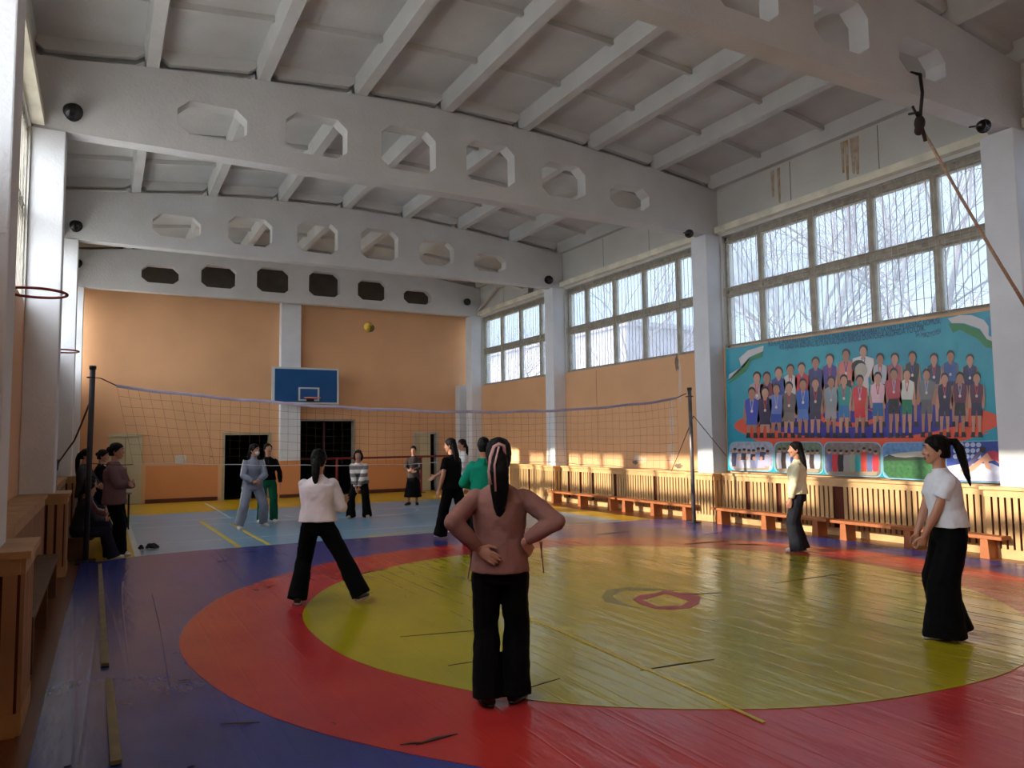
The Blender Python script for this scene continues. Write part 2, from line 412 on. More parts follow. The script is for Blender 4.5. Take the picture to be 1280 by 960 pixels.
# ledge above windows + stains
for side, x0, x1 in (('right', XR-.14, XR), ('left', XL, XL+.14)):
    g = G()
    for i in range(1, 5): g.box(x0, x1, BY[i]+CW, BY[i+1], 5.56, 5.68)
    struct(g.build('trim_1' if side == 'right' else 'trim_2', mat('cream_ledge', (226, 222, 204), .7)))
    g = G()
    xi = XR if side == 'right' else XL
    for i in range(1, 5):
        for j in (.33, .66):
            yy = BY[i]+CW+(BY[i+1]-BY[i]-CW)*j
            g.box(min(xi, xi-.004 if side == 'right' else xi+.004), max(xi, xi-.004 if side == 'right' else xi+.004), yy-.006, yy+.006, 5.7, 6.44)
    g.build('panel_joint', mat('joint_grey', (120, 116, 112), .9), wall_r if side == 'right' else wall_l)
def blotch(name, m, cy, cz, ry, rz, parent=wall_r, x=XR, seed=1, off=.003, tall=False):
    rnd = random.Random(seed); pts = []
    for k in range(18):
        a = 2*PI*k/18; r = 1+rnd.uniform(-.28, .28)
        pts.append((cy+ry*r*math.cos(a), cz+rz*r*math.sin(a)))
    G().prism(pts, 'x', x-off, x-off+.002).build(name, m, parent)
def stain_run(cy, z1, z0, wdt, seed):
    rnd = random.Random(seed)
    for k in range(5):
        yy = cy+rnd.uniform(-wdt, wdt); ww = rnd.uniform(.015, .05); zz = z0+rnd.uniform(0, (z1-z0)*.4)
        G().prism([(yy-ww, z1), (yy+ww, z1), (yy+ww*.5, zz), (yy-ww*.5, zz)], 'x', XR-.003-.0008*k, XR).build('rust_stain', M_STAINR, wall_r)
p = on_x(1060, 180, XR); stain_run(p.y, 6.4, 5.7, .16, 3)
p = on_x(970, 215, XR); stain_run(p.y, 6.4, 5.7, .10, 4)
p = on_x(835, 575, XR)
blotch('peeled_patch', M_PEEL, on_x(800, 575, XR).y, on_x(800, 575, XR).z, .22, .09, seed=5)
blotch('peeled_patch', M_PEEL, p.y-.1, p.z+.15, .10, .25, seed=6)
blotch('peeled_patch', M_PEEL, on_x(850, 470, XR).y, 2.75, .05, .55, seed=7)
blotch('peeled_patch', M_PEEL, on_x(840, 530, XR).y, 1.9, .06, .4, seed=17)
blotch('damp_patch', M_PEELD, on_x(794, 578, XR).y, on_x(794, 578, XR).z, .10, .05, seed=8, off=.005)
blotch('damp_patch', M_PEELD, on_x(848, 583, XR).y, on_x(848, 583, XR).z+.01, .13, .05, seed=9, off=.005)
blotch('damp_patch', M_PEELD, on_x(846, 450, XR).y, 3.15, .06, .16, seed=10, off=.005)
G().box(XR-.003, XR, on_x(746, 500, XR).y-.004, on_x(746, 500, XR).y+.004, 1.0, 3.25).build('wall_crack', M_PEELD, wall_r)

# windows
M_GLASS = bpy.data.materials.new('dusty_glass'); M_GLASS.use_nodes = True
t = M_GLASS.node_tree; t.nodes.clear(); o_ = t.nodes.new('ShaderNodeOutputMaterial')
tr = t.nodes.new('ShaderNodeBsdfTransparent'); tr.inputs[0].default_value = (.93, .95, .97, 1)
tl = t.nodes.new('ShaderNodeBsdfTranslucent'); tl.inputs[0].default_value = (.80, .85, .92, 1)
nz = t.nodes.new('ShaderNodeTexNoise'); nz.inputs['Scale'].default_value = 1.2; nz.inputs['Detail'].default_value = 6
rr = t.nodes.new('ShaderNodeMapRange'); rr.inputs['From Min'].default_value = .3; rr.inputs['From Max'].default_value = .7
rr.inputs['To Min'].default_value = .14; rr.inputs['To Max'].default_value = .34
t.links.new(nz.outputs['Fac'], rr.inputs['Value'])
m1 = t.nodes.new('ShaderNodeMixShader'); t.links.new(rr.outputs[0], m1.inputs[0]); t.links.new(tr.outputs[0], m1.inputs[1]); t.links.new(tl.outputs[0], m1.inputs[2])
gl = t.nodes.new('ShaderNodeBsdfGlossy'); gl.inputs['Roughness'].default_value = .1
m2 = t.nodes.new('ShaderNodeMixShader'); m2.inputs[0].default_value = .04; t.links.new(m1.outputs[0], m2.inputs[1]); t.links.new(gl.outputs[0], m2.inputs[2])
t.links.new(m2.outputs[0], o_.inputs['Surface'])
MUL = {(1, 2): [955, 1020, 1096, 1178], (1, 3): [735, 770, 807, 850], (1, 4): [606.5, 628.5, 651.6, 677]}
wn = 0
for sgn, xi in ((1, XR), (0, XL)):
    for i in range(1, 5):
        y0, y1 = BY[i]+CW+.05, BY[i+1]-.05; wn += 1
        if (sgn, i) in MUL:
            ys = sorted(on_x(px, 400, XR+.14).y for px in MUL[(sgn, i)])
        else: ys = [y0+(y1-y0)*k/5 for k in range(1, 5)]
        xc = xi+.14 if sgn else xi-.14
        g = G()
        for yy in ys: g.box(xc-.05, xc+.05, yy-.05, yy+.05, WZ0+.05, WZ1-.1)
        g.box(xc-.06, xc+.06, y0, y1, WZ0, WZ0+.06).box(xc-.06, xc+.06, y0, y1, WZ1-.14, WZ1)
        g.box(xc-.06, xc+.06, y0, y0+.05, WZ0, WZ1).box(xc-.06, xc+.06, y1-.05, y1, WZ0, WZ1)
        g.box(xc-.055, xc+.055, y0, y1, 4.30, 4.36).box(xc-.055, xc+.055, y0, y1, 4.42, 4.48).box(xc-.03, xc+.03, y0, y1, 4.34, 4.44)
        wo = struct(g.build('window_%d' % wn, M_WINFRAME), 'tall two-row window with grey frame and vertical bar grille, %s wall' % ('right' if sgn else 'left'), 'window')
        G().box(xc+.0, xc+.006, y0+.02, y1-.02, WZ0+.03, WZ1-.05).build('window_glass', M_GLASS, wo)
        g = G(); xg = xi+.03 if sgn else xi-.03
        n = int((y1-y0)/.118)
        rnd = random.Random(wn)
        for k in range(n+1):
            yy = y0+.02+(y1-y0-.04)*k/n
            g.tube([(xg, yy, WZ0+.02), (xg+rnd.uniform(-.01,.01), yy+rnd.uniform(-.02,.02), 4.4), (xg, yy, WZ1+.03)], .0055, 5)
        for zz in (WZ0+.05, 4.33, 4.47, WZ1-.12, WZ1-.02):
            g.tube([(xg, y0, zz), (xg, y1, zz)], .008, 5)
        zig = []
        for zz, hh in ((WZ1-.07, .05),):
            m_ = int((y1-y0)/.08)
            g.tube([(xg, y0+(y1-y0)*k/m_, zz+(hh if k % 2 else -hh)) for k in range(m_+1)], .005, 4)
        g.build('security_grille', M_GRILLE, wo)
        # portals guide daylight sampling
        pl = bpy.data.lights.new('window_portal', 'AREA'); pl.shape = 'RECTANGLE'; pl.size = 2.2; pl.size_y = y1-y0
        pl.cycles.is_portal = True
        po = bpy.data.objects.new('window_portal', pl); COL.objects.link(po)
        po.location = (xi+(.28 if sgn else -.28), (y0+y1)/2, 4.4)
        d = Vector((-1 if sgn else 1, 0, 0)); po.rotation_euler = d.to_track_quat('-Z', 'Y').to_euler()
        # orientation: make the local Y run along the wall
        q = d.to_track_quat('-Z', 'Y')
        if abs((q @ Vector((0,1,0))).y) < .5: pl.size, pl.size_y = pl.size_y, pl.size

# steel wind braces behind column line, last bay of right wall
br = thing('wind_brace', 'pale crossed steel wind brace above the last window on the right wall', 'brace', (0,0,0))
Y0, Y1 = BY[4]+CW, BY[5]
for a, b in (((Y1-.1, 5.7), (Y1-1.6, 6.35)), ((Y1-1.6, 6.35), (Y1-3.2, 5.75)), ((Y1-3.2, 5.75), (Y1-4.6, 6.38))):
    va, vb = Vector((0, a[0], a[1])), Vector((0, b[0], b[1])); d = (vb-va).normalized(); nn = Vector((0, -d.z, d.y))*.035
    q = [va-nn, vb-nn, vb+nn, va+nn]
    G().prism([(p_.y, p_.z) for p_ in q], 'x', XR-.16, XR-.10).build('brace_bar', M_PANEL, br)
for yy, zz in ((Y1-1.6, 6.3), (Y1-3.2, 5.8)):
    G().box(XR-.18, XR-.02, yy-.14, yy+.14, zz-.11, zz+.11).build('gusset_plate', M_PANEL, br)

# ---------------------------------------------------------------- slatted radiator covers
def cover(name, label, pts, h, missing=(), group=None, outward=1):
    """pts: floor polyline of the front faces; the box behind is closed by a dark backing"""
    root = thing(name, label, 'radiator cover', (pts[0][0], pts[0][1], 0), 0, group)
    ox, oy = pts[0][0], pts[0][1]
    gs, gb, gc, gk, gt_ = G(), G(), G(), G(), G(); cnt = 0
    for a, b in zip(pts[:-1], pts[1:]):
        a = Vector((a[0]-ox, a[1]-oy)); b = Vector((b[0]-ox, b[1]-oy)); d = (b-a); Lg = d.length; d.normalize(); n = Vector((d.y, -d.x))*outward
        def quad(G_, s0, s1, o0, o1, z0, z1):
            q = [a+d*s0+n*o0, a+d*s1+n*o0, a+d*s1+n*o1, a+d*s0+n*o1]
            G_.prism([(p.x, p.y) for p in q], 'z', z0, z1)
        k = max(1, int(round(Lg/.088))); st = Lg/k
        for i in range(k):
            if cnt in missing: cnt += 1; continue
            cnt += 1
            quad(gs, i*st+.014, (i+1)*st-.014, 0, .02, .10, h-.12)
        quad(gb, 0, Lg, -.03, -.02, .0, h-.04)
        quad(gk, 0, Lg, 0.0, .026, 0, .12); quad(gt_, 0, Lg, 0, .024, h-.13, h-.04)
        if len(pts) == 2: quad(gc, -.03, Lg+.03, -.30, .05, h-.04, h)
    old = pts[0][0] < 5  # left-wall covers take the darker slat and board colours
    MS, MB = (M_SLATDARK, M_BOARDDARK) if old else (M_WOODPALE, M_WOODBOARD)
    gs.build('slats', MS, root); gb.build('backing', M_WOODBACK, root)
    if len(pts) == 4:
        xs_ = [q_[0]-ox for q_ in pts]; ys_ = [q_[1]-oy for q_ in pts]; sg = 1 if outward*(pts[1][0]-pts[0][0]) < 0 else 1
        lo, hi = min(xs_), max(xs_); left = pts[0][0] < 5
        gc.box(lo-(0 if left else .05), hi+(.05 if left else 0), min(ys_)-.05, max(ys_)+.05, h-.04, h)
    gk.build('bottom_rail', MB, root); gt_.build('top_rail', MB, root); gc.build('cap_board', MB, root)
    return root
FX = 10.30; FC = 10.08; HR = .90
GR = 'slatted wooden covers along the right wall'
for i in range(1, 5):
    y0, y1 = BY[i]+CW, BY[i+1]
    nm = {1: 'nearest the camera, under no banner', 2: 'under the banner', 3: 'between the two middle right columns', 4: 'in the far right corner bay'}[i]
    cover('radiator_cover', 'long pale slatted wooden radiator cover on the right wall, ' + nm, [(FX, y0+.12), (FX, y1-.12)], HR,
          missing={2: (26, 27, 40, 48), 3: (14, 30, 40, 46, 52), 4: (10,)}.get(i, ()), outward=-1, group=GR)
for i in range(2, 6):
    y0, y1 = BY[i]-.12, BY[i]+CW+.12
    y1 = min(y1, YF-.05)
    nm = {2: 'at the right edge of the photo', 3: 'left of the banner', 4: 'second from the far corner', 5: 'in the far right corner'}[i]
    cover('column_cover', 'slatted wooden casing around the right column foot ' + nm, [(XR-.02, y0), (FC, y0), (FC, y1), (XR-.02, y1)], HR, outward=-1, group='wooden casings around the column feet')
GL = 'slatted wooden covers along the left wall'
for i in range(1, 4):
    cover('radiator_cover', 'dark slatted radiator cover on the left wall, ' + {1: 'beside the camera', 2: 'behind the low bench', 3: 'behind the seated girls'}[i],
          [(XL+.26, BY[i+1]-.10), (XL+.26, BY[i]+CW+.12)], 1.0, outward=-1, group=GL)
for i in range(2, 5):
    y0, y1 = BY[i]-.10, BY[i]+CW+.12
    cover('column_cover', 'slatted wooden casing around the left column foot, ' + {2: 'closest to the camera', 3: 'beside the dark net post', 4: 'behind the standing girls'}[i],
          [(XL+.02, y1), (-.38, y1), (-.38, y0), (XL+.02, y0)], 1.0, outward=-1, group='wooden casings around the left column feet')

# ---------------------------------------------------------------- benches
def bench(label, x, y0, y1, m, legs=3, h=.29, wd=.24, group='low gym benches along the right wall', name='gym_bench'):
    r = thing(name, label, 'bench', (x, (y0+y1)/2, 0), 0, group); hl = (y1-y0)/2
    G().box(-wd/2, wd/2, -hl, hl, h-.045, h).build('seat_board', m, r, bevel=.006)
    for k in range(legs):
        yy = -hl+.22+(2*hl-.44)*k/(legs-1)
        G().prism([(yy-.06, 0), (yy+.06, 0), (yy+.045, h-.045), (yy-.045, h-.045)], 'x', -wd/2+.01, wd/2-.01).build('leg', m, r)
    return r
bench('orange wooden gym bench under the banner, nearer the tall column', 9.97, 7.93, 10.45, M_BENCH)
bench('orange wooden gym bench under the banner, its end behind the woman in white tee', 9.97, 5.35, 7.86, M_BENCH)
bench('orange wooden gym bench by the right net post', 9.97, 10.95, 13.3, M_BENCH)
bench('orange wooden gym bench beyond the right net post, farther of the two', 9.97, 13.38, 16.2, M_BENCH)
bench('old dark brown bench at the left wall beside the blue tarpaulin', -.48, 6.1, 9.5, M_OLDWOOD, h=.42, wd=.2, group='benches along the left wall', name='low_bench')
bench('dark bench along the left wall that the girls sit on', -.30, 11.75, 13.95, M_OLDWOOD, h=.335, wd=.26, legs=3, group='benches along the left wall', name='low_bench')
tb = thing('low_table', 'small grey-topped table behind the net post at the left wall', 'table', (.22, 15.9, 0))
G().box(-.28, .28, -.22, .22, .66, .69).build('table_top', mat('grey_table_top', (130, 126, 120), .5), tb)
for sx in (-.24, .24):
    for sy in (-.18, .18): G().tube([(sx, sy, 0), (sx, sy, .66)], .012, 6).build('leg', M_BLACKMETAL, tb)

# ---------------------------------------------------------------- wrestling mat
MATZ = .04
mat_root = thing('wrestling_mat', 'wide blue tarpaulin wrestling mat with red ring and yellow circle', 'mat', (4.78, 6.08, 0))
off = Matrix.Translation((-4.78, -6.08, 0))
edge = [(-.30, -.6), (-.28, 4.5), (-.26, 8), (-.22, 11.46), (.02, 11.49), (.45, 11.72), (1.2, 11.85), (2, 11.84), (3.4, 11.86), (5, 11.8), (6.4, 11.55), (7.9, 11.40), (9.0, 11.38),
        (9.62, 11.25), (9.70, 10.2), (9.72, 9), (9.66, 6.85), (9.60, 5.6), (9.6, 4.9), (9.6, -.6)]
sheet(edge, [], MATZ-.008, 'blue_cover', M_BLUE, mat_root, off @ Matrix.Translation((0, 0, MATZ/2-.004)))
def circ(r, n=96, cx=4.78, cy=6.08, j=0.0, seed=0):
    rnd = random.Random(seed); o1 = rnd.random()*6
    return [(cx+(r+j*math.sin(5*a*2*PI/n+o1)+j*.6*math.sin(13*a*2*PI/n+o1))*math.cos(2*PI*a/n), cy+(r+j*math.sin(5*a*2*PI/n+o1)+j*.6*math.sin(13*a*2*PI/n+o1))*math.sin(2*PI*a/n)) for a in range(n)]
sheet(circ(4.22, j=.012, seed=2), [], .003, 'red_ring', M_RED, mat_root, off @ Matrix.Translation((0, 0, MATZ-.0065)))
sheet(circ(3.27, j=.012, seed=3), [], .003, 'yellow_circle', M_YEL, mat_root, off @ Matrix.Translation((0, 0, MATZ-.003)))
cc = on_z(834, 749, MATZ)
def ringpoly(pts): return [(on_z(a, b, MATZ).x, on_z(a, b, MATZ).y) for a, b in pts]
sheet(ringpoly([(791, 749), (800, 744), (818, 742), (832, 738), (846, 741), (862, 741), (876, 746), (874, 754), (862, 760), (838, 762), (820, 761), (800, 755)]),
      [ringpoly([(803, 750), (832, 742), (862, 751), (852, 757), (822, 758)])], .002, 'small_red_ring', mat('faded_red_vinyl', (160, 44, 52), .4), mat_root, off @ Matrix.Translation((0, 0, MATZ)))
sheet(ringpoly([(752, 746), (758, 738), (780, 734), (812, 735), (850, 738), (812, 738), (780, 738), (765, 745), (775, 752), (800, 760), (775, 756), (756, 752)]), [],
      .0015, 'worn_patch', mat('worn_grey_patch', (132, 120, 40), .4), mat_root, off @ Matrix.Translation((0, 0, MATZ-.0005)))
def mstrip(name, m, p0, p1, wd, z=MATZ, th=.004, taper=1.0):
    a = on_z(p0[0], p0[1], MATZ); b = on_z(p1[0], p1[1], MATZ); a = Vector((a.x-4.78, a.y-6.08)); b = Vector((b.x-4.78, b.y-6.08))
    d = (b-a).normalized(); n = Vector((-d.y, d.x))*wd/2; c = (a+b)/2+n*.8
    q = [a-n*taper, c-n, b-n*taper, b+n*taper, c+n, a+n*taper]
    G().prism([(p.x, p.y) for p in q], 'z', z-.001, z-.001+th).build(name, m, mat_root)
mstrip('tape_strip', M_TAPE, (642, 764), (812, 838), .05)
mstrip('tape_strip', M_TAPE, (812, 838), (955, 903), .025)
for a, b, wd in (((800, 838), (893, 824), .02), ((845, 744), (902, 741), .03), ((500, 796), (620, 786), .012), ((415, 903), (420, 905), .01), ((560, 832), (600, 826), .01),
                 ((968, 729), (1060, 716), .015), ((855, 680), (912, 676), .04), ((745, 668), (786, 664), .035), ((905, 680), (960, 681), .04), ((520, 931), (572, 917), .03),
                 ((455, 716), (485, 711), .04), ((275, 905), (325, 903), .02), ((222, 851), (240, 850), .02), ((640, 670), (690, 668), .02), ((300, 690), (325, 688), .02),
                 ((270, 702), (285, 700), .02), ((500, 931), (530, 928), .02), ((660, 860), (700, 848), .012), ((330, 735), (345, 731), .015), ((880, 668), (905, 665), .02)):
    mstrip('cover_slit', M_SLIT, a, b, wd, th=.0025, taper=.15)
for a, b in (((192, 741), (214, 850)), ((214, 850), (239, 958)), ((95, 845), (84, 958)), ((90, 960), (60, 1100))):
    mstrip('cover_fold', M_BLUE, a, b, .03, th=.0035)
# wooden battens lying on the blue tarpaulin
for (y0, y1, x0, x1) in ((6.06, 11.10, .055, .01), (4.2, 5.68, .095, .075)):
    o = G().prism([(x0-.025, y0), (x0+.025, y0), (x1+.022, y1), (x1-.022, y1)], 'z', MATZ, MATZ+.02).build('wooden_batten', M_BATTEN)
    tag(o, 'long thin pale wooden batten on the blue tarpaulin, %s' % ('farther one reaching the net post' if y1 > 8 else 'nearer shorter one by the camera'), 'batten', 'battens on the blue tarpaulin')

# ---------------------------------------------------------------- volleyball net
LP = Vector((-.16, 11.62, 0)); RP = Vector((on_z(868, 656).x, on_z(868, 656).y, MATZ))
for P_, h, px, lab in ((LP, on_y(116, 459, 11.62).z, -.0, 'dark iron net post with rope ties at the left wall'), (RP, on_y(865, 486, RP.y).z-MATZ, 0, 'worn grey net post in front of the right column')):
    r = thing('net_post', lab, 'net post', P_)
    g = G().tube([(0, 0, 0), (.02 if P_ is LP else -.02, 0, h)], .035, 12); g.build('pole', M_IRON if P_ is LP else M_GALV, r, True)
    G().tube([(.02 if P_ is LP else -.02, 0, h-.03), (.02 if P_ is LP else -.02, 0, h+.02)], .043, 12).build('pole_cap', M_IRON, r, True)
    G().torus((0, 0, h-.14), .045, .008).tube([(.04 if P_ is LP else -.04, 0, h-.14), (.12 if P_ is LP else -.12, 0, h-.15)], .006, 5).build('hook', M_BLACKMETAL, r)
    if P_ is RP: G().box(-.09, .09, -.09, .09, 0, .02).build('base_plate', M_IRON, r)
    else: G().box(-.12, .12, -.12, .12, 0, .045).build('base_plate', M_IRON, r)
def netpt(px, py):
    r = ray(px, py); d = RP-LP; # intersect the vertical plane through both posts
    n = Vector((-d.y, d.x, 0)); s_ = (LP-EYE).dot(n)/r.dot(n); q = EYE+r*s_
    t_ = (q-LP).dot(d)/d.dot(d); return t_, q.z
tops = [netpt(*p_) for p_ in ((145, 483), (240, 494), (341, 503), (400, 508), (480, 512), (560, 515), (640, 515), (720, 512), (800, 505), (845, 498))]
bots = [netpt(*p_) for p_ in ((165, 580), (270, 581), (400, 582), (480, 581), (560, 578), (640, 577), (700, 578), (780, 584), (855, 588))]
def interp(tab, t_):
    if t_ <= tab[0][0]: return tab[0][1]
    for (a, za), (b, zb) in zip(tab[:-1], tab[1:]):
        if t_ <= b: return za+(zb-za)*(t_-a)/(b-a)
    return tab[-1][1]
net = thing('volleyball_net', 'sagging dark cord volleyball net with pale top tape across the hall', 'volleyball net', (LP.x, LP.y, 0))
t0, t1 = tops[0][0], tops[-1][0]; D = RP-LP
def NP(t_, v):
    zt, zb = interp(tops, t_), interp(bots, t_); w_ = .04*math.sin(t_*19)*math.sin(v*PI)
    tt = t_ + (v*.012*(1-t_)*2 if t_ < .15 else 0)
    p_ = D*tt; return Vector((p_.x+w_*.1, p_.y+w_, zt+(zb-zt)*v + .008*math.sin(t_*60+v*9)))
nv, nh = 68, 8
g = G()
for k in range(nv+1):
    t_ = t0+(t1-t0)*k/nv; g.tube([NP(t_, v/nh) for v in range(nh+1)], .0015, 4, False)
for v in range(1, nh): g.tube([NP(t0+(t1-t0)*k/nv, v/nh) for k in range(nv+1)], .0015, 4, False)
g.build('netting', M_CORD, net)
G().tube([NP(t0+(t1-t0)*k/40, 0) for k in range(41)], [(.022, .005)]*41, 8, True, (0,0,1)).build('top_tape', M_NETTOP, net)
G().tube([NP(t0+(t1-t0)*k/40, 1) for k in range(41)], .005, 5).build('bottom_cord', M_WHITECORD, net)
hl_ = on_y(116, 459, 11.62).z-.15
G().tube([Vector((.12, 0, hl_)), Vector((.16, .0, hl_-.02)), NP(t0, 0)], .008, 5).tube([NP(t1, 0), D+Vector((-.1, 0, interp(tops, t1)-.0+.05))], .008, 5).build('tie_cord', M_CORD, net)
G().tube([Vector((.04, 0, 1.33)), Vector((.35, .0, 1.30)), NP(t0, 1)], .006, 5).build('tie_cord', M_CORD, net)
# guy ropes
def rope(label, pts, r, m, cat='rope', name='guy_rope', extra=None, group='guy ropes of the net posts'):
    o = G().tube(pts, r, 6).build(name, m, None, True); tag(o, label, cat, group); return o
rope('dark guy rope from the left net post down to the left wall', [(-.15, 11.66, 2.2), (-.28, 12.3, 1.85), (-.36, 12.7, 1.65), (-.62, 13.6, 1.27)], .012, mat('dark_rope', (70, 40, 36), .8))
a = on_y(867, 520, RP.y); b = on_x(838, 592, XR-.25); c = on_x(908, 570, XR-.08)
rope('thin wire stay from the right net post to the wooden cover', [a, (a+b)/2+Vector((0,0,-.01)), b], .007, M_IRON)
rope('thin wire stay from the right net post past the column towards the banner', [a, (a+c)/2, c], .007, M_IRON)
tb_ = G().tube([(-.62, 13.55, 1.20), (-.60, 13.5, 1.36)], .03, 8).tube([(-.62, 13.55, 1.0), (-.62, 13.55, 1.2)], .015, 6).build('turnbuckle', mat('blue_plastic', (40, 90, 130), .5))
tag(tb_, 'blue tensioner tied at the low end of the left guy rope', 'tensioner')

# ball
bc = on_y(461, 409, 15.0)
o = G().ball((0, 0, 0), .105, 28, 18).build('volleyball', mat('yellow_ball', (176, 140, 30), .5), None, True, bc); tag(o, 'yellow and dark volleyball in mid air above the net', 'ball')
g = G()
for ax in ('x', 'y', 'z'): g.torus((0, 0, 0), .1035, .004, ax, 32, 6)
g.build('ball_seam', mat('dark_blue_panel', (40, 38, 50), .5), o)
g = G().ball((.035, -.03, -.02), (.078, .078, .082), 18, 12); g.build('ball_panel', mat('brown_green_panel', (84, 70, 28), .5), o, True)

# rags
for k, (px, py, rr_, lab) in enumerate(((190, 690, .16, 'crumpled dark grey rag on the court at the blue tarpaulin edge'), (177, 692, .06, 'small dark scrap of cloth beside the bigger rag'))):
    c = on_z(px, py-2, .01); g = G(); rnd = random.Random(k)
    for q in range(14 if k == 0 else 5):
        a_ = rnd.random()*6.3; d_ = rnd.random()*rr_*.7
        g.tube([(d_*math.cos(a_), d_*math.sin(a_), .02), (d_*.4*math.cos(a_+1), d_*.4*math.sin(a_+1), .05), (d_*math.cos(a_+2), d_*math.sin(a_+2), .02)], [.02, .03, .015], 7)
    o = g.build('rag', mat('dark_rag', (50, 44, 44), .95, .3, 20), None, True, (c.x, c.y+.22, .012)); tag(o, lab, 'rag')

# ---------------------------------------------------------------- basketball backboard and hoops
bb = thing('basketball_backboard', 'blue basketball backboard with white border on the far wall pilaster', 'backboard', (5.03, 21.32, 2.66))
G().box(-.93, .93, 0, .04, 0, 1.03).build('board', M_BBLUE, bb)
g = G().box(-.93, .93, -.006, .0, 0, .05).box(-.93, .93, -.006, 0, .98, 1.03).box(-.93, -.87, -.006, 0, .05, .98).box(.88, .93, -.006, 0, .05, .98)
g.box(-.945, -.93, -.006, .05, 0, 1.03)
g.build('white_border', M_BWHITE, bb)
G().box(-.22, .37, -.006, 0, .09, .13).box(-.22, .37, -.006, 0, .43, .47).box(-.22, -.17, -.006, 0, .13, .43).box(.32, .37, -.006, 0, .13, .43).build('target_square', M_BWHITE, bb)
rim = G().torus((.1, -.30, .16), .22, .011, 'z', 32, 8).build('rim', mat('pale_red_rim', (196, 120, 120), .5), bb, True)
G().box(.0, .2, -.1, -.006, .07, .15).build('rim_mount', M_BLACKMETAL, bb)
g = G()
for sx in (-.55, .55):
    for zz in (.15, .9): g.tube([(sx, .04, zz), (sx*.5-.25, .70, zz)], .02, 6)
g.build('support_bracket', M_BWHITE, bb)
for xc, yc, zc, lab in ((-.52, 7.35, 2.86, 'dark red bare hoop on the left wall, nearer and larger'), (-.57, 13.0, 2.99, 'dark red bare hoop on the left wall, farther and smaller')):
    r = thing('basketball_hoop', lab, 'hoop', (xc, yc, zc), group='bare hoops on the left wall')
    G().torus((0, 0, 0), .225, .012, 'z', 36, 8).build('rim', M_REDPAINT, r, True)
    xl = XL-xc
    G().tube([(xl, -.08, -.03), (-.2, -.1, -.0)], .01, 6).tube([(xl, .08, -.03), (-.2, .1, 0)], .01, 6).tube([(xl, -.08, -.14), (-.27, -.08, -.12), (-.2, -.1, 0)], .008, 6).build('bracket', M_REDPAINT, r)
    G().box(xl, xl+.02, -.14, .14, -.18, .04).build('wall_plate', M_REDPAINT, r)

# red barre in front of the far wall
rb = thing('handrail', 'dark red metal rail on posts before the far wall', 'rail', (7.3, 21.45, 0))
G().tube([(-1.9, 0, 1.10), (2.2, 0, 1.10)], .03, 8).build('top_rail', M_REDPAINT, rb)
for sx in (-1.35, 1.25): G().tube([(sx, 0, 0), (sx, 0, 1.1)], .035, 8).build('post', M_REDPAINT, rb); G().box(sx-.1, sx+.1, -.1, .1, 0, .02).build('foot_plate', M_REDPAINT, rb)

# ---------------------------------------------------------------- black floodlights at the column heads
lamps = [(603, 378, BY[5], 1), (690, 349, BY[4], 1), (861, 291, BY[3], 1), (1227, 157, BY[2], 1), (88, 138, BY[3], 0), (93, 281, BY[4], 0), (95, 328, BY[5], 0)]
labs = ['round black lamp in the far right corner', 'round black lamp at the head of the second right column', 'round black lamp above the tall column by the banner', 'round black lamp at the right edge by the climbing rope',
        'round black lamp on the nearest left beam end', 'round black lamp on the middle left beam end', 'round black lamp on the farthest left beam end']
for (px, py, by, s_), lab in zip(lamps, labs):
    p_ = on_y(px, py, by-.10)
    if s_ and p_.x > 10.0: p_.x = min(p_.x, 10.05)
    r = thing('floodlight', lab, 'floodlight', p_, group='black lamps at the beam ends'); r.scale = (.62,)*3 if px in (861, 1227) else (.85,)*3
    dr = Vector((-.5 if s_ else .5, -.7, -.5)).normalized(); k_ = 1.0
    G().tube([-dr*.10, -dr*.05, Vector(), dr*.09, dr*.10], [.04, .085, .11, .135, .135], 16).build('housing', M_BLACKMETAL, r, True)
    G().tube([dr*.101, dr*.104], [.115, .115], 16).build('lens', mat('dark_lens', (30, 30, 34), .15), r, True)
    G().tube([-dr*.05, Vector((0, .24, .06))], .018, 6).build('bracket', M_BLACKMETAL, r)

# climbing rope tied through the near beam
cr_ = thing('climbing_rope', 'pale climbing rope tied to the near beam and pulled to the right wall', 'rope', on_y(1150, 158, BY[2]-.02))
org = cr_.location.copy()
kn = on_y(1150, 150, 5.08)-org; tp = on_y(1150, 93, 5.08)-org; en = Vector((10.19, 5.06, 3.16))-org
G().tube([tp+Vector((-.02, .10, .06)), tp, tp*.6+kn*.4+Vector((.03, -.01, 0)), kn], .020, 7).tube([kn+Vector((-.13, 0, .14)), kn+Vector((-.06, 0, .05)), kn], .014, 6).tube([kn, kn+Vector((.05,.05,.12)), Vector((.12, .2, .25))], .015, 6).build('black_strap', M_BLACKMETAL, cr_, True)
G().ball(kn+Vector((-.01, 0, -.04)), (.06, .06, .09), 10, 8).ball(kn+Vector((-.035, 0, -.13)), (.05, .05, .06), 10, 8).tube([kn, kn+Vector((.05,-.02,-.25))], .02, 6).build('knot', mat('dark_knot', (50, 38, 38), .9), cr_, True)
st_ = kn+Vector((.05, 0, -.12)); G().tube([st_, st_*.66+en*.34+Vector((0,0,-.03)), st_*.33+en*.67+Vector((0,0,-.03)), en], [.016, .018, .02, .022], 8).build('rope_length', M_ROPE, cr_, True)

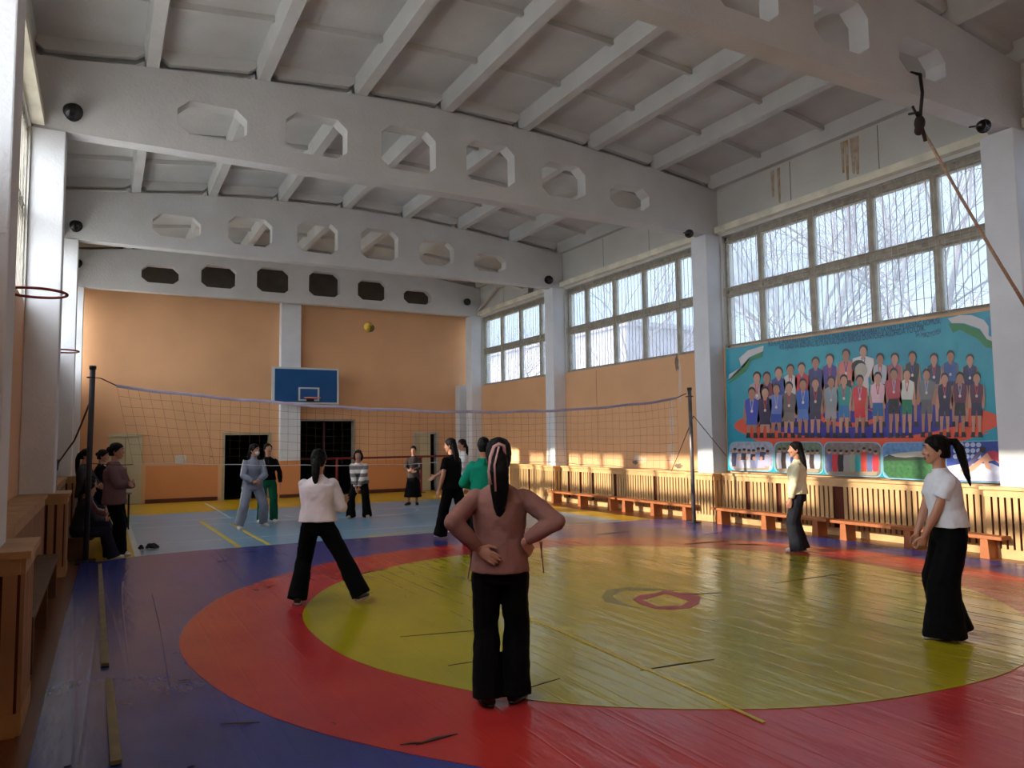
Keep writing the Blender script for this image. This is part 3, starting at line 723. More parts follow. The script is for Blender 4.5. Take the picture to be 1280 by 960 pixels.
# ---------------------------------------------------------------- banner
BX = 10.50
def bp_(px, py): p = on_x(px, py, BX); return (p.y, p.z)
ban = thing('sports_banner', 'large turquoise banner with wrestling team photo, flag ribbons and inset photos', 'banner', (0, 0, 0))
XFB = Matrix(((0,0,1,BX),(1,0,0,0),(0,1,0,0),(0,0,0,1)))     # outline (y,z) on the plane x=BX
def bmat(name, rgb, alt=None, vs=2.0):
    m = mat('print_'+name, rgb, .38, .06, vs, .8, 2.2, spec=.5, alt=alt); return m
_bl = [0]
def bpoly(name, m, pts, layer, parent=ban, raw=False):
    q = pts if raw else [bp_(*p) for p in pts]
    x = BX-.004-.0012*layer
    k = G()
    a = sum(q[i][0]*q[(i+1) % len(q)][1]-q[(i+1) % len(q)][0]*q[i][1] for i in range(len(q)))
    if a > 0: q = q[::-1]
    k.v = [(x, p[0], p[1]) for p in q]; k.f = [tuple(range(len(q)))]; k.mi = [0]
    return k.build(name, m, parent)
corners = [bp_(907, 436), bp_(1251, 386), bp_(1262, 604), bp_(910, 588)]
sheet(corners, [], .004, 'banner_sheet', bmat('turquoise', (0, 128, 160), (30, 158, 176), 1.2), ban, XFB)
def ell(cx, cy, rx, ry, n=28, a0=0.0, a1=2*PI, rot=0.0):
    out_ = []
    for k in range(n):
        a = a0+(a1-a0)*k/(n if abs(a1-a0-2*PI) < 1e-6 else n-1); x, y = rx*math.cos(a), ry*math.sin(a)
        out_.append((cx+x*math.cos(rot)-y*math.sin(rot), cy+x*math.sin(rot)+y*math.cos(rot)))
    return out_
ORG = bmat('orange', (214, 78, 52)); PUR = bmat('violet', (40, 36, 150))
bpoly('mat_graphic', ORG, ell(1085, 529, 167, 27, 48, rot=-.02), 1)
bpoly('mat_graphic', ORG, [(932, 544), (1238, 540), (1184, 558), (960, 558)], .7)
for a_, b_ in ((958, 976), (1020, 1038), (1094, 1112), (1172, 1192)): bpoly('mat_graphic', ORG, [(a_, 556), (b_, 556), ((a_+b_)/2, 569)], .8)
bpoly('mat_graphic', PUR, ell(1080, 524, 126, 24, 48, rot=-.02), 2)
bpoly('mat_graphic', ORG, ell(1062, 521, 38, 13, 32), 3)
bpoly('mat_graphic', PUR, ell(1062, 519, 33, 9.5, 32), 4)
# light rays
RAYM = bmat('pale_turquoise', (60, 170, 186))
for a in range(-62, 63, 13):
    r_ = math.radians(a); s_, c_ = math.sin(r_), math.cos(r_)
    L1 = 52 if abs(a) < 40 else 75
    bpoly('ray_graphic', RAYM, [(1040+8*s_, 440+6*c_), (1040+L1*s_+4, 440+L1*c_*.8), (1040+L1*s_-2, 440+L1*c_*.8+2)], .3)
# flag ribbons
WH, GRN, LBL = bmat('ribbon_white', (196, 196, 200)), bmat('ribbon_green', (24, 122, 66)), bmat('ribbon_blue', (36, 130, 170))
bpoly('flag_ribbon', WH, [(910, 476), (912, 468), (925, 460), (928, 463), (924, 448), (935, 438), (955, 432), (954, 439), (938, 446), (928, 458), (918, 468)], 1)
bpoly('flag_ribbon', GRN, [(910, 480), (918, 469), (930, 459), (938, 447), (954, 439), (953, 446), (940, 450), (933, 464), (920, 474)], 2)
bpoly('flag_ribbon', WH, [(1185, 398), (1200, 394), (1215, 394), (1230, 400), (1236, 408), (1236, 420), (1252, 424), (1252, 431), (1234, 424), (1225, 411), (1205, 404), (1190, 404)], 1)
bpoly('flag_ribbon', GRN, [(1186, 405), (1192, 404), (1205, 405), (1224, 412), (1234, 424), (1252, 432), (1252, 438), (1232, 434), (1222, 424), (1200, 412), (1192, 416)], 2)
bpoly('flag_ribbon', LBL, [(1232, 397), (1251, 392), (1252, 422), (1237, 419), (1236, 408)], 2)
# figures
SK = [bmat('skin_a', (186, 138, 116)), bmat('skin_b', (168, 118, 96))]; HR_ = bmat('hair', (34, 28, 30)); SHOE = bmat('shoe', (22, 20, 34)); MED = bmat('medal', (210, 196, 190))
def cmat(c): return bmat('kit_%d_%d_%d' % c, c)
def athlete(cx, top, foot, shirt, shorts, lay, wmul=1.0, ribbon=(190, 60, 80), idx=0):
    H = foot-top; hd = 12.5*(1.0 if H < 95 else 1.05); f = thing_part('athlete_figure', ban)
    sk = SK[idx % 2]; tw = 9.2*wmul; hd *= 1.08
    sh0 = top+hd+2; hip = top+hd+2+26; kn = hip+ (foot-hip)*.42
    P = lambda n, m, pts, l: bpoly(n, m, pts, l, f)
    P('legs', sk, [(cx-6.2, hip), (cx+6.2, hip), (cx+6, kn), (cx+5.5, foot-3), (cx+2.5, foot-3), (cx+1.5, kn), (cx, hip+8), (cx-1.5, kn), (cx-2.5, foot-3), (cx-5.5, foot-3), (cx-6, kn)], lay)
    P('shoes', SHOE, [(cx-6.2, foot-5), (cx-2.2, foot-5), (cx-2, foot+1), (cx+2, foot+1), (cx+2.2, foot-5), (cx+6.2, foot-5), (cx+8, foot+1.5), (cx+2, foot+1.5), (cx-2, foot+1.5), (cx-7.5, foot+1.5)], lay+.3)
    P('arms', sk, [(cx-tw, sh0+1), (cx+tw, sh0+1), (cx+tw+1.6, hip-6), (cx+tw+.4, hip+4), (cx+tw-2, hip+4), (cx, sh0+8), (cx-tw+2, hip+4), (cx-tw-.4, hip+4), (cx-tw-1.6, hip-6)], lay+.1)
    P('shirt', cmat(shirt), [(cx-3, sh0-2), (cx+3, sh0-2), (cx+tw-1, sh0+1), (cx+tw-.5, sh0+9), (cx+6.2, hip), (cx-6.2, hip), (cx-tw+.5, sh0+9), (cx-tw+1, sh0+1)], lay+.4)
    P('shorts', cmat(shorts), [(cx-6.3, hip-3), (cx+6.3, hip-3), (cx+7, kn-3), (cx+1, kn-3), (cx, hip+6), (cx-1, kn-3), (cx-7, kn-3)], lay+.5)
    P('neck', sk, [(cx-2, top+hd-3), (cx+2, top+hd-3), (cx+2.5, sh0), (cx, sh0+3), (cx-2.5, sh0)], lay+.5)
    P('ribbon', cmat(ribbon), [(cx-2.6, sh0), (cx-1.6, sh0), (cx, sh0+11), (cx+1.6, sh0), (cx+2.6, sh0), (cx+.6, sh0+13), (cx-.6, sh0+13)], lay+.6)
    P('medal', MED, ell(cx, sh0+14.5, 1.6, 2.0, 10), lay+.7)
    P('hair', HR_, ell(cx, top+hd*.42, 5.0, hd*.46, 14), lay+.7)
    P('face', sk, ell(cx, top+hd*.62, 4.3, hd*.44, 14), lay+.8)
def thing_part(name, parent):
    o = bpy.data.objects.new(name, None); COL.objects.link(o); o.parent = parent; return o
NV, BK, RD, WT, GY, BL = (38, 34, 72), (26, 26, 34), (190, 40, 50), (196, 192, 192), (124, 126, 130), (40, 74, 170)
back = [(946.7, 464.5, (170, 150, 156), NV), (959, 464.5, (120, 44, 52), NV), (973.8, 458.4, (40, 60, 140), NV), (988.5, 455, WT, GY), (1002.5, 453, RD, RD), (1020, 446, (36, 40, 110), NV), (1037.6, 442, (72, 54, 140), NV),
        (1058, 436, (206, 120, 110), (50, 30, 40)), (1079.6, 431, (206, 202, 204), WT), (1100.6, 441.5, (176, 178, 190), NV), (1119, 441, (170, 90, 96), GY), (1141, 439, BK, BK), (1168, 441.5, (50, 56, 90), GY), (1188.7, 438, (44, 84, 150), NV), (1213, 442.4, (34, 36, 84), NV)]
front = [(940.5, 484, (50, 66, 176), BL), (957, 483, (40, 30, 70), NV), (971, 479, (100, 120, 190), BL), (987, 477, (100, 90, 88), (110, 104, 100)), (1004.5, 473, (40, 90, 180), (80, 120, 190)), (1020, 472, (28, 30, 70), NV),
         (1039.6, 470, (136, 150, 156), (150, 146, 150)), (1055.5, 468, (24, 140, 136), (30, 110, 170)), (1075.5, 468.6, (200, 36, 46), (200, 36, 46)), (1098, 465, (214, 176, 190), (24, 100, 160)), (1118, 460, (176, 60, 76), BK),
         (1134.5, 461, (206, 206, 200), (16, 120, 88)), (1158.8, 461, (112, 112, 118), (90, 92, 98)), (1181.6, 466, (40, 34, 70), (40, 34, 70)), (1200.7, 465, (90, 30, 66), BK), (1221.5, 465, (80, 34, 66), NV)]
for i, (cx, top, s1, s2) in enumerate(back): athlete(cx, top, 532, s1, s2, 5, 1.0 if i != 8 else 1.5, (60, 70, 150) if i % 3 else (190, 70, 80), i)
bpoly('shirt_disc', cmat(BK), ell(1074, 458, 9, 8), 6.2)
bpoly('shirt_disc', cmat((176, 166, 156)), ell(1077, 463, 8, 9), 6.3)
for i, (cx, top, s1, s2) in enumerate(front): athlete(cx, top, 546 if i < 12 else 545, s1, s2, 8, 1.0 if i not in (10, 12) else 1.2, (190, 60, 90) if i % 2 else (150, 160, 200), i+1)
# inset photos
def rrect(x0, y0, x1, y1, x2, y2, x3, y3, rr_=.18):
    c = [Vector(p) for p in ((x0, y0), (x1, y1), (x2, y2), (x3, y3))]; out_ = []
    for i in range(4):
        p, a, b = c[i], c[i-1], c[(i+1) % 4]
        for k in range(7):
            t_ = k/6; pa = p+(a-p).normalized()*9; pb = p+(b-p).normalized()*9
            q = pa*(1-t_)**2+p*2*t_*(1-t_)+pb*t_*t_; out_.append((q.x, q.y))
    return out_
LINEB = bmat('inset_edge', (120, 180, 210))
insets = [(913, 553, 966, 553, 966, 589, 913, 587), (969, 553, 1028, 553, 1029, 592, 969, 589.5), (1031, 553, 1101, 554, 1102, 596, 1032, 593), (1104, 554, 1180, 553, 1181, 601, 1105, 597), (1183, 553, 1259, 551, 1260, 603, 1184, 601)]
skyc = [(170, 176, 196), (110, 130, 110), (130, 120, 116), (100, 150, 206), (36, 66, 160)]
for i, q in enumerate(insets):
    f = thing_part('inset_photo', ban)
    big = [(q[j]+(-1.2 if q[j] in (q[0], q[6]) else 1.2) if j % 2 == 0 else q[j]+(-1.0 if j in (1, 3) else 1.0)) for j in range(8)]
    bpoly('inset_border', LINEB, rrect(*big), 4.2, f); bpoly('inset_picture', bmat('inset_%d' % i, skyc[i], tuple(int(v*.75) for v in skyc[i]), 14), rrect(*q), 4.6, f)
    rnd = random.Random(i+3)
    x0, x1, yt, yb = q[0], q[2], q[1], (q[5]+q[7])/2
    if i < 3:
        n = (8, 9, 9)[i]
        pal = [(60, 60, 90), (160, 160, 190), (36, 34, 50), (176, 180, 200), (50, 44, 60), (120, 130, 170)] if i == 0 else [(190, 190, 206), (60, 44, 44), (170, 186, 214), (40, 60, 140), (70, 60, 60), (190, 194, 200)] if i == 1 else [(90, 100, 150), (196, 50, 66), (36, 30, 34), (150, 146, 150), (150, 160, 140), (40, 150, 160), (190, 60, 50)]
        bpoly('ground_strip', bmat('inset_ground', (150, 138, 120)), [(x0+3, yb-9), (x1-3, yb-8), (x1-5, yb), (x0+5, yb-1)], 4.8, f)
        for k in range(n):
            cx = x0+6+(x1-x0-12)*k/(n-1); ty = yt+9+rnd.uniform(-2, 2); c_ = pal[k % len(pal)]
            bpoly('small_figure', cmat(c_), [(cx-3.6, ty+5), (cx+3.6, ty+5), (cx+4.2, ty+15), (cx+3, yb-5), (cx-3, yb-5), (cx-4.2, ty+15)], 5.0+.1*k, f)
            bpoly('small_head', SK[k % 2], ell(cx, ty+2.2, 2.1, 2.8, 10), 5.1+.1*k, f); bpoly('small_hair', HR_, ell(cx, ty+.4, 2.2, 1.7, 10), 5.15+.1*k, f)
        for k in range(4 if i == 0 else 0):
            cx = x0+12+9*k; bpoly('small_figure', cmat(pal[(k*2+1) % 6]), [(cx-4, yb-13), (cx+4, yb-13), (cx+5, yb-3), (cx-5, yb-3)], 6.2+.1*k, f); bpoly('small_head', SK[0], ell(cx, yb-15, 2, 2.6, 10), 6.3+.1*k, f)
    elif i == 3:
        bpoly('grass_field', bmat('field_green', (44, 104, 56), (30, 78, 44), 20), [(1104.5, 574), (1180.5, 573), (1180.8, 593), (1172, 600), (1112, 597), (1105, 589)], 4.9, f)
        bpoly('far_buildings', bmat('inset_buildings', (186, 184, 178)), [(1108, 569), (1125, 566), (1150, 564), (1172, 566), (1178, 573), (1108, 574)], 5.0, f)
        bpoly('far_trees', bmat('inset_trees', (50, 66, 50)), [(1105, 572), (1112, 568), (1120, 571), (1132, 572), (1145, 571), (1160, 572), (1160, 575), (1105, 576)], 5.1, f)
    else:
        for r_ in range(3):
            for k in range(5):
                bpoly('round_logo', bmat('pale_disc', (170, 184, 214)), ell(1195+7.2*k, 556+7.3*r_, 3.2, 3.0, 14), 4.9, f)
        bpoly('wrestling_floor', bmat('inset_floor', (150, 156, 200), (190, 196, 214), 9), [(1184, 583), (1200, 580), (1240, 579), (1259, 588), (1259.5, 596), (1252, 602), (1190, 600), (1185, 594)], 4.9, f)
        bpoly('wrestler', SK[0], [(1200, 588), (1216, 581), (1226, 573), (1234, 566), (1244, 566), (1252, 576), (1259, 586), (1252, 582), (1244, 575), (1236, 577), (1240, 588), (1233, 585), (1230, 577), (1218, 588), (1206, 593)], 5.2, f)
        bpoly('wrestler_kit', cmat((170, 40, 66)), [(1234, 565), (1244, 563), (1252, 568), (1250, 577), (1240, 574)], 5.4, f)
        bpoly('wrestler', bmat('dim_wrestler', (90, 84, 130)), [(1212, 584), (1222, 574), (1230, 564), (1226, 562), (1218, 570), (1208, 582)], 5.3, f)
        bpoly('wrestler_head', HR_, ell(1229, 562, 4, 4), 5.5, f)
# lettering
def text(s, size, p0, p1, name='lettering', rgb=(26, 34, 96)):
    fc = bpy.data.curves.new('t', 'FONT'); fc.body = s; fc.size = 1; fc.extrude = 0; t_ = bpy.data.objects.new('t', fc)
    me = bpy.data.meshes.new_from_object(t_); bpy.data.objects.remove(t_); bpy.data.curves.remove(fc)
    xs = [v.co.x for v in me.vertices]; w_ = max(xs)-min(xs); x0 = min(xs)
    a, b = bp_(*p0), bp_(*p1); x = BX-.004-.0012*4
    for v in me.vertices:
        u = (v.co.x-x0)/w_; yy = a[0]+(b[0]-a[0])*u; zz = a[1]+(b[1]-a[1])*u+math.sin(u*PI)*-.03+v.co.y*size
        v.co = (x, yy, zz)
    me.materials.clear(); me.materials.append(bmat('ink_%d' % rgb[0], rgb)); o = bpy.data.objects.new(name, me); COL.objects.link(o); o.parent = ban
text("BOLALAR SPORTI MAKTABIMIZ \u2013 ULARNING ONA VATANIGA MUHABBAT VA MAZLUMLARNING NOMUSI,", .12, (961, 432.5), (1176, 404))
text("KELAJAGI VA BIZNING BUTUN XALQIMIZ BIRLIGI DUNYOGA ALOHIDA YO\u2018LDIR.", .12, (975, 437), (1157, 413))
text("SH. MIRZIYOYEV", .10, (1145, 421), (1177, 416))

# ---------------------------------------------------------------- outside
struct(G().box(-60, 120, -60, 120, -.9, -.8).build('ground', M_GROUND))
far = tag(G().box(40, 52, 52, 98, -.8, on_x(640, 440, 40).z).build('far_building', M_FARWALL), 'pale lavender building seen through the far right window', 'building')
G().prism([(51.5, on_x(640, 440, 40).z), (98.5, on_x(640, 440, 40).z), (98.5, on_x(640, 440, 40).z+.4), (51.5, on_x(640, 440, 40).z+.4)], 'x', 39.7, 52).build('roof', M_FARWALL, far)
def tree(x, y, h, seed, label):
    rnd = random.Random(seed); r = thing('bare_tree', label, 'tree', (x, y, -.8), group='bare trees outside the right windows'); g0, g1 = G(), G()
    def grow(p, d, ln, rad, dep):
        q = p+d*ln*.5+Vector((rnd.uniform(-.08,.08), rnd.uniform(-.08,.08), 0))*ln; e = p+d*ln
        (g0 if dep < 2 else g1).tube([p, q, e], [rad, rad*.85, rad*.7], 6 if dep < 2 else 4, False)
        if dep >= 6 or rad < .004: return
        for k in range(3 if dep else 4):
            ang = rnd.uniform(.25, .75); az = rnd.uniform(0, 2*PI); o_ = d.orthogonal().normalized(); o_.rotate(Matrix.Rotation(az, 3, d))
            nd = (d*math.cos(ang)+o_*math.sin(ang)+Vector((0,0,.12))).normalized(); grow(e if k < 2 else q, nd, ln*rnd.uniform(.62, .85), rad*rnd.uniform(.5, .66), dep+1)
    grow(Vector((0,0,0)), Vector((rnd.uniform(-.05,.05), rnd.uniform(-.05,.05), 1)).normalized(), h*.34, .13, 0)
    g0.build('trunk', M_BARK, r); g1.build('branches', M_BARK, r)
for k, (px, X, h, lab) in enumerate(((1145, 16.5, 11, 'nearest the right edge of the photo'), (1030, 19, 12, 'behind the second pane of the banner window'), (960, 17.5, 10, 'at the left end of the banner window'),
                                     (800, 22, 12, 'behind the middle window'), (650, 30, 13, 'behind the far window'))):
    p_ = on_x(px, 400, X); tree(X, p_.y, h, 20+k, 'bare pale tree outside, '+lab)
# ---------------------------------------------------------------- people
M_SKIN = mat('skin', (178, 128, 104), .5, .04, 3)
M_HAIR = mat('black_hair', (12, 9, 10), .6, .2, 30, .5, 60, stretch=(1, 1, .12), spec=.14)
M_EYEW = mat('eye_white', (214, 210, 206), .3); M_EYED = mat('eye_dark', (24, 18, 16), .2); M_LIP = mat('lips', (164, 84, 80), .5)
def cloth(name, rgb, rough=.9, var=.08): return mat('cloth_'+name, rgb, rough, var, 6, .25, 14, spec=.12)
M_BLACKC = cloth('black', (7, 7, 9)); M_DKTROU = cloth('charcoal', (36, 38, 46)); M_SHOEB = mat('black_shoe', (18, 17, 18), .4)
M_SHOEW = mat('white_shoe', (206, 204, 200), .5); M_SOLE = mat('pale_sole', (190, 184, 172), .6); M_SOCK = cloth('dark_sock', (30, 28, 34))
def V(*a): return Vector(a if len(a) > 1 else a[0])
def ik(a, b, l1, l2, hint):
    d = b-a; D_ = d.length
    if D_ > (l1+l2)*.999: b = a+d.normalized()*(l1+l2)*.999; d = b-a; D_ = d.length
    k = (l1*l1-l2*l2+D_*D_)/(2*D_); h = math.sqrt(max(0, l1*l1-k*k)); u = d.normalized(); hn = hint-u*hint.dot(u)
    if hn.length < 1e-5: hn = u.orthogonal()
    return a+u*k+hn.normalized()*h, b
def oval(c, rx, ry, X, Y, n=20, p=1.0):
    o_ = []
    for k in range(n):
        a = 2*PI*k/n; x, y = math.cos(a), math.sin(a)
        o_.append(c+X*(rx*math.copysign(abs(x)**p, x))+Y*(ry*math.copysign(abs(y)**p, y)))
    return o_
def fuse(o, vox, sm=4, wrinkle=0.0, ws=.12):
    m = o.modifiers.new('skin', 'REMESH'); m.mode = 'VOXEL'; m.voxel_size = vox; m.use_smooth_shade = True
    s = o.modifiers.new('soft', 'SMOOTH'); s.iterations = sm; s.factor = .5
    if wrinkle:
        t_ = bpy.data.textures.get('folds_%g' % ws)
        if not t_:
            t_ = bpy.data.textures.new('folds_%g' % ws, 'CLOUDS'); t_.noise_scale = ws; t_.noise_depth = 2
        d = o.modifiers.new('folds', 'DISPLACE'); d.texture = t_; d.strength = wrinkle; d.mid_level = .5; d.texture_coords = 'LOCAL'
    return o
def hand(g, W, d, n, thumb, curl=.25, sc=1.0, spread=.16):
    """W wrist, d finger direction, n the way the palm faces, thumb +1/-1 side along d x n"""
    d = d.normalized(); n = (n-d*n.dot(d)).normalized(); t = d.cross(n)*thumb
    g.tube([W-d*.01, W+d*.02, W+d*.05, W+d*.082], [(.020*sc, .017*sc), (.030*sc, .016*sc), (.038*sc, .015*sc), (.037*sc, .012*sc)], 12, True, t)
    for k, (o_, ln) in enumerate(((.029, .066), (.010, .074), (-.010, .069), (-.028, .054))):
        p = W+d*.076+t*o_*sc; dd = (d+t*(o_*spread*30*.35)).normalized(); pts = [p]; r = [.0095*sc]
        for j, f in enumerate((.42, .32, .26)):
            ang = curl*(j+.6); q = (dd*math.cos(ang)+n*math.sin(ang)).normalized(); p = p+q*ln*f*sc; pts.append(p); r.append((.0088, .0082, .0066)[j]*sc)
        g.tube(pts, r, 7); g.ball(pts[-1], .0066*sc, 7, 5)
    p = W+d*.018+t*.022*sc; q = (t*.75+d*.7+n*.2).normalized(); p1 = p+q*.038*sc; q2 = (t*.25+d+n*.3).normalized(); p2 = p1+q2*.034*sc
    g.tube([p, p1, p2, p2+q2*.018*sc], [.013*sc, .011*sc, .0095*sc, .007*sc], 8)
def person(label, loc, face, h=1.56, lean=0.0, side=0.0, twist=0.0, pel=(0, 0), crouch=0.0, feet=((-.09, 0, 0), (.09, 0, 0)), hands=None, elbows=(None, None), hdir=(None, None), hn=(None, None), curl=(.25, .25),
           head=(0, 0, 0), hair='pony', top=None, bottom=None, shoes=None, vox=.006, sit=None, group=None, extras=(), sleeve='long', hatm=None, knees=(None, None)):
    s = h/1.645; yaw = math.atan2(-face[0], face[1])
    root = thing('person', label, 'person', loc, yaw, group); root.scale = (s, s, s)
    Z = V(0, 0, 1)
    P = V(pel[0], pel[1], .86-crouch) if sit is None else V(pel[0], pel[1], sit+.09)
    up = V(math.sin(side), math.sin(lean), math.cos(lean)*math.cos(side)).normalized()
    rx = V(math.cos(twist), math.sin(twist), 0); rx = (rx-up*rx.dot(up)).normalized(); fy = up.cross(rx)
    prx = V(1, 0, 0); pfy = V(0, 1, 0)
    waist = P+up*.17; chest = P+up*.32; SH = P+up*.445; NB = P+up*.485
    hyaw, hpit, hrol = head
    hf = (fy*math.cos(hyaw)+rx*math.sin(hyaw)); hup = (up*.5+Z*.5+hf*.02).normalized(); hup = (hup*math.cos(hpit)+hf*math.sin(hpit)).normalized()
    hf = (hf-hup*hf.dot(hup)).normalized(); hx = hf.cross(hup); hup = (hup+hx*math.sin(hrol)).normalized(); hx = hf.cross(hup).normalized()
    HC = NB+up*.03+hup*.145+hf*.012
    hipL, hipR = P-prx*.085-Z*.02, P+prx*.085-Z*.02
    shL, shR = SH-rx*.148-up*.035, SH+rx*.148-up*.035
    ank = []
    for f in feet: ank.append(V(f[0], f[1], .075+(f[3] if len(f) > 3 else 0)))
    kn = []
    for i, hp in enumerate((hipL, hipR)):
        hint = V(.15*(1 if i else -1), 1, .1) if knees[i] is None else V(knees[i]); k_, a_ = ik(hp, ank[i], .395, .385, hint); kn.append(k_); ank[i] = a_
    hands = hands or ((-.24, .03, .78), (.24, .03, .78))
    el, wr = [], []
    for i, sh in enumerate((shL, shR)):
        hint = V((-.5, -.6, -.3) if i == 0 else (.5, -.6, -.3)) if elbows[i] is None else V(elbows[i])
        e_, w_ = ik(sh, V(hands[i]), .265, .235, hint); el.append(e_); wr.append(w_)
    # ---- body, one continuous surface
    g = G()
    g.loft([oval(P-up*.10, .10, .09, prx, pfy), oval(P, .135, .10, prx, pfy), oval(waist, .105, .08, rx, fy), oval(chest, .125, .09, rx, fy), oval(SH, .13, .07, rx, fy), oval(NB, .06, .055, rx, fy)])
    g.tube([NB-up*.04, NB+up*.04, HC-hup*.07-hf*.012], [.06, .05, .052], 12)
    prof = ((-.117, .016, .016, .060), (-.106, .034, .032, .048), (-.082, .050, .056, .026), (-.045, .062, .080, .008), (0, .069, .091, 0), (.045, .072, .094, -.004), (.080, .064, .084, -.006), (.103, .044, .060, -.006), (.116, .016, .022, -.006))
    g.loft([oval(HC+hup*z+hf*cy, w_, d_, hx, hf, 18) for z, w_, d_, cy in prof])
    g.tube([HC+hup*.012+hf*.088, HC-hup*.018+hf*.103, HC-hup*.034+hf*.108], [.007, .010, .013], 8); g.ball(HC-hup*.036+hf*.098, (.015, .012, .008), 8, 6, (hx, hf, hup))
    g.ball(HC-hup*.066+hf*.086, (.020, .010, .010), 8, 6, (hx, hf, hup))
    g.ball(HC-hup*.098+hf*.076, (.016, .012, .012), 8, 6, (hx, hf, hup))
    for sx in (-1, 1):
        g.ball(HC+hx*.071*sx-hf*.012-hup*.012, (.009, .017, .030), 8, 8, (hx, hf, hup)); g.ball(HC+hx*.028*sx+hf*.085+hup*.030, (.020, .009, .006), 8, 6, (hx, hf, hup))
        g.ball(HC+hx*.035*sx+hf*.072-hup*.035, (.018, .016, .018), 8, 6, (hx, hf, hup))
    for i in range(2):
        sh = (shL, shR)[i]; hp = (hipL, hipR)[i]
        g.cap(sh, el[i], .044, .036); g.tube([el[i], el[i]*.6+wr[i]*.4, wr[i]], [.036, .035, .023], 10)
        g.cap(hp, kn[i], .078, .050); g.tube([kn[i], kn[i]*.65+ank[i]*.35, ank[i]], [.05, .050, .033], 10)
        ff = feet[i][2] if len(feet[i]) > 2 else 0; fd = V(math.sin(ff), math.cos(ff), 0); g.tube([ank[i]-fd*.03-Z*.02, ank[i]+fd*.06-Z*.035, ank[i]+fd*.14-Z*.05], [.032, .032, .024], 10)
        fore = (wr[i]-el[i]).normalized(); hd_ = V(hdir[i]) if hdir[i] is not None else fore; n_ = V(hn[i]) if hn[i] is not None else V(1 if i == 0 else -1, 0, 0)
        d_ = hd_.normalized(); nn_ = (n_-d_*n_.dot(d_)).normalized(); t_ = d_.cross(nn_)
        fwd = 1 if t_.dot(V(0, 1, .35)) > 0 else -1
        hand(g, wr[i], hd_, n_, fwd, curl[i])
    fuse(g.build('body', M_SKIN, root), vox, 3)
    # ---- face
    if hair != 'back':
        for sx in (-1, 1):
            G().ball(HC+hx*.030*sx+hf*.0835+hup*.012, (.0120, .006, .0055), 10, 8, (hx, hf, hup)).build('eye', M_EYEW, root, True)
            G().ball(HC+hx*.030*sx+hf*.0868+hup*.012, (.0052, .004, .0052), 8, 6, (hx, hf, hup)).build('iris', M_EYED, root, True)
            G().tube([HC+hx*.014*sx+hf*.094+hup*.032, HC+hx*.03*sx+hf*.093+hup*.038, HC+hx*.046*sx+hf*.082+hup*.033], [.0028, .0036, .002], 6).build('eyebrow', M_HAIR, root, True)
        G().ball(HC-hup*.066+hf*.094, (.021, .007, .0075), 12, 8, (hx, hf, hup)).build('lips', M_LIP, root, True)
    # ---- hair
    g = G()
    g.loft([oval(HC+hup*z+hf*cy, w_, d_, hx, hf, 18) for z, w_, d_, cy in ((-.075, .058, .045, -.050), (-.05, .070, .060, -.042), (-.01, .079, .077, -.026), (.03, .082, .088, -.016), (.055, .080, .094, -.006), (.085, .071, .088, -.008), (.108, .052, .066, -.010), (.124, .018, .026, -.010))])
    for sx in (-1, 1): g.tube([HC+hx*.055*sx+hf*.062+hup*.062, HC+hx*.070*sx+hf*.030+hup*.02, HC+hx*.070*sx-hf*.005-hup*.02], [.016, .015, .010], 8)
    bk = HC-hf*.085
    low = -hup*.02
    if hair in ('pony', 'back'):
        b0 = bk+hup*.035; g.ball(b0-hf*.01, .035, 10, 8)
        g.tube([b0, b0-hf*.040-hup*.03, b0-hf*.055-hup*.12, b0-hf*.045-hup*.24, b0-hf*.035-hup*.36, b0-hf*.030-hup*.43], [(.03,.026), (.048,.034), (.062,.038), (.058,.034), (.036,.024), (.008,.008)], 12, True, hx)
    elif hair == 'lowpony':
        b0 = bk-hup*.03; g.tube([b0+hup*.02, b0-hf*.02-hup*.03, b0-hf*.03-hup*.12, b0-hf*.025-hup*.20, b0-hf*.02-hup*.24], [(.04,.03), (.045,.034), (.046,.030), (.03,.022), (.008,.008)], 12, True, hx)
    elif hair == 'highpony':
        b0 = bk+hup*.06; g.ball(b0-hf*.005, .034, 10, 8)
        g.tube([b0, b0-hf*.05+hup*.005, b0-hf*.085-hup*.06, b0-hf*.105-hup*.17, b0-hf*.125-hup*.28, b0-hf*.145-hup*.37], [(.028,.026), (.038,.032), (.045,.038), (.042,.032), (.032,.022), (.006,.006)], 12, True, hx)
    elif hair == 'long':
        g.tube([bk+hf*.03+hup*.03, bk+hf*.015-hup*.05, bk-hf*.015-hup*.16, bk-hf*.03-hup*.28, bk-hf*.035-hup*.38], [(.07,.05), (.078,.048), (.080,.040), (.070,.034), (.03,.014)], 14, True, hx)
    elif hair == 'bun': g.ball(bk+hup*.02-hf*.02, (.04, .035, .04), 12, 8, (hx, hf, hup))
    elif hair == 'bob':
        for sx in (-1, 1): g.tube([HC+hx*.066*sx+hup*.05+hf*.02, HC+hx*.080*sx, HC+hx*.080*sx-hup*.07-hf*.01, HC+hx*.07*sx-hup*.12-hf*.02], [.02, .026, .026, .01], 8)
        g.tube([bk+hf*.03, bk+hf*.015-hup*.08, bk+hf*.02-hup*.13], [(.07,.05), (.07,.04), (.05,.03)], 12, True, hx)
    fuse(g.build('hair', M_HAIR, root), .007, 4, .008, .02)
    # ---- upper clothing
    tm, fit, hem = top['m'], top.get('fit', 1.0), top.get('hem', .02)
    g = G(); hc = P-up*hem
    rings = []
    if hem > .12: rings += [oval(P-Z*hem, .185*fit, .135*fit, prx, pfy, 24), oval(P-Z*.06, .182*fit, .135*fit, prx, pfy, 24)]
    else: rings += [oval(hc, .172*fit, .130*fit, prx*.6+rx*.4, pfy*.6+fy*.4, 24)]
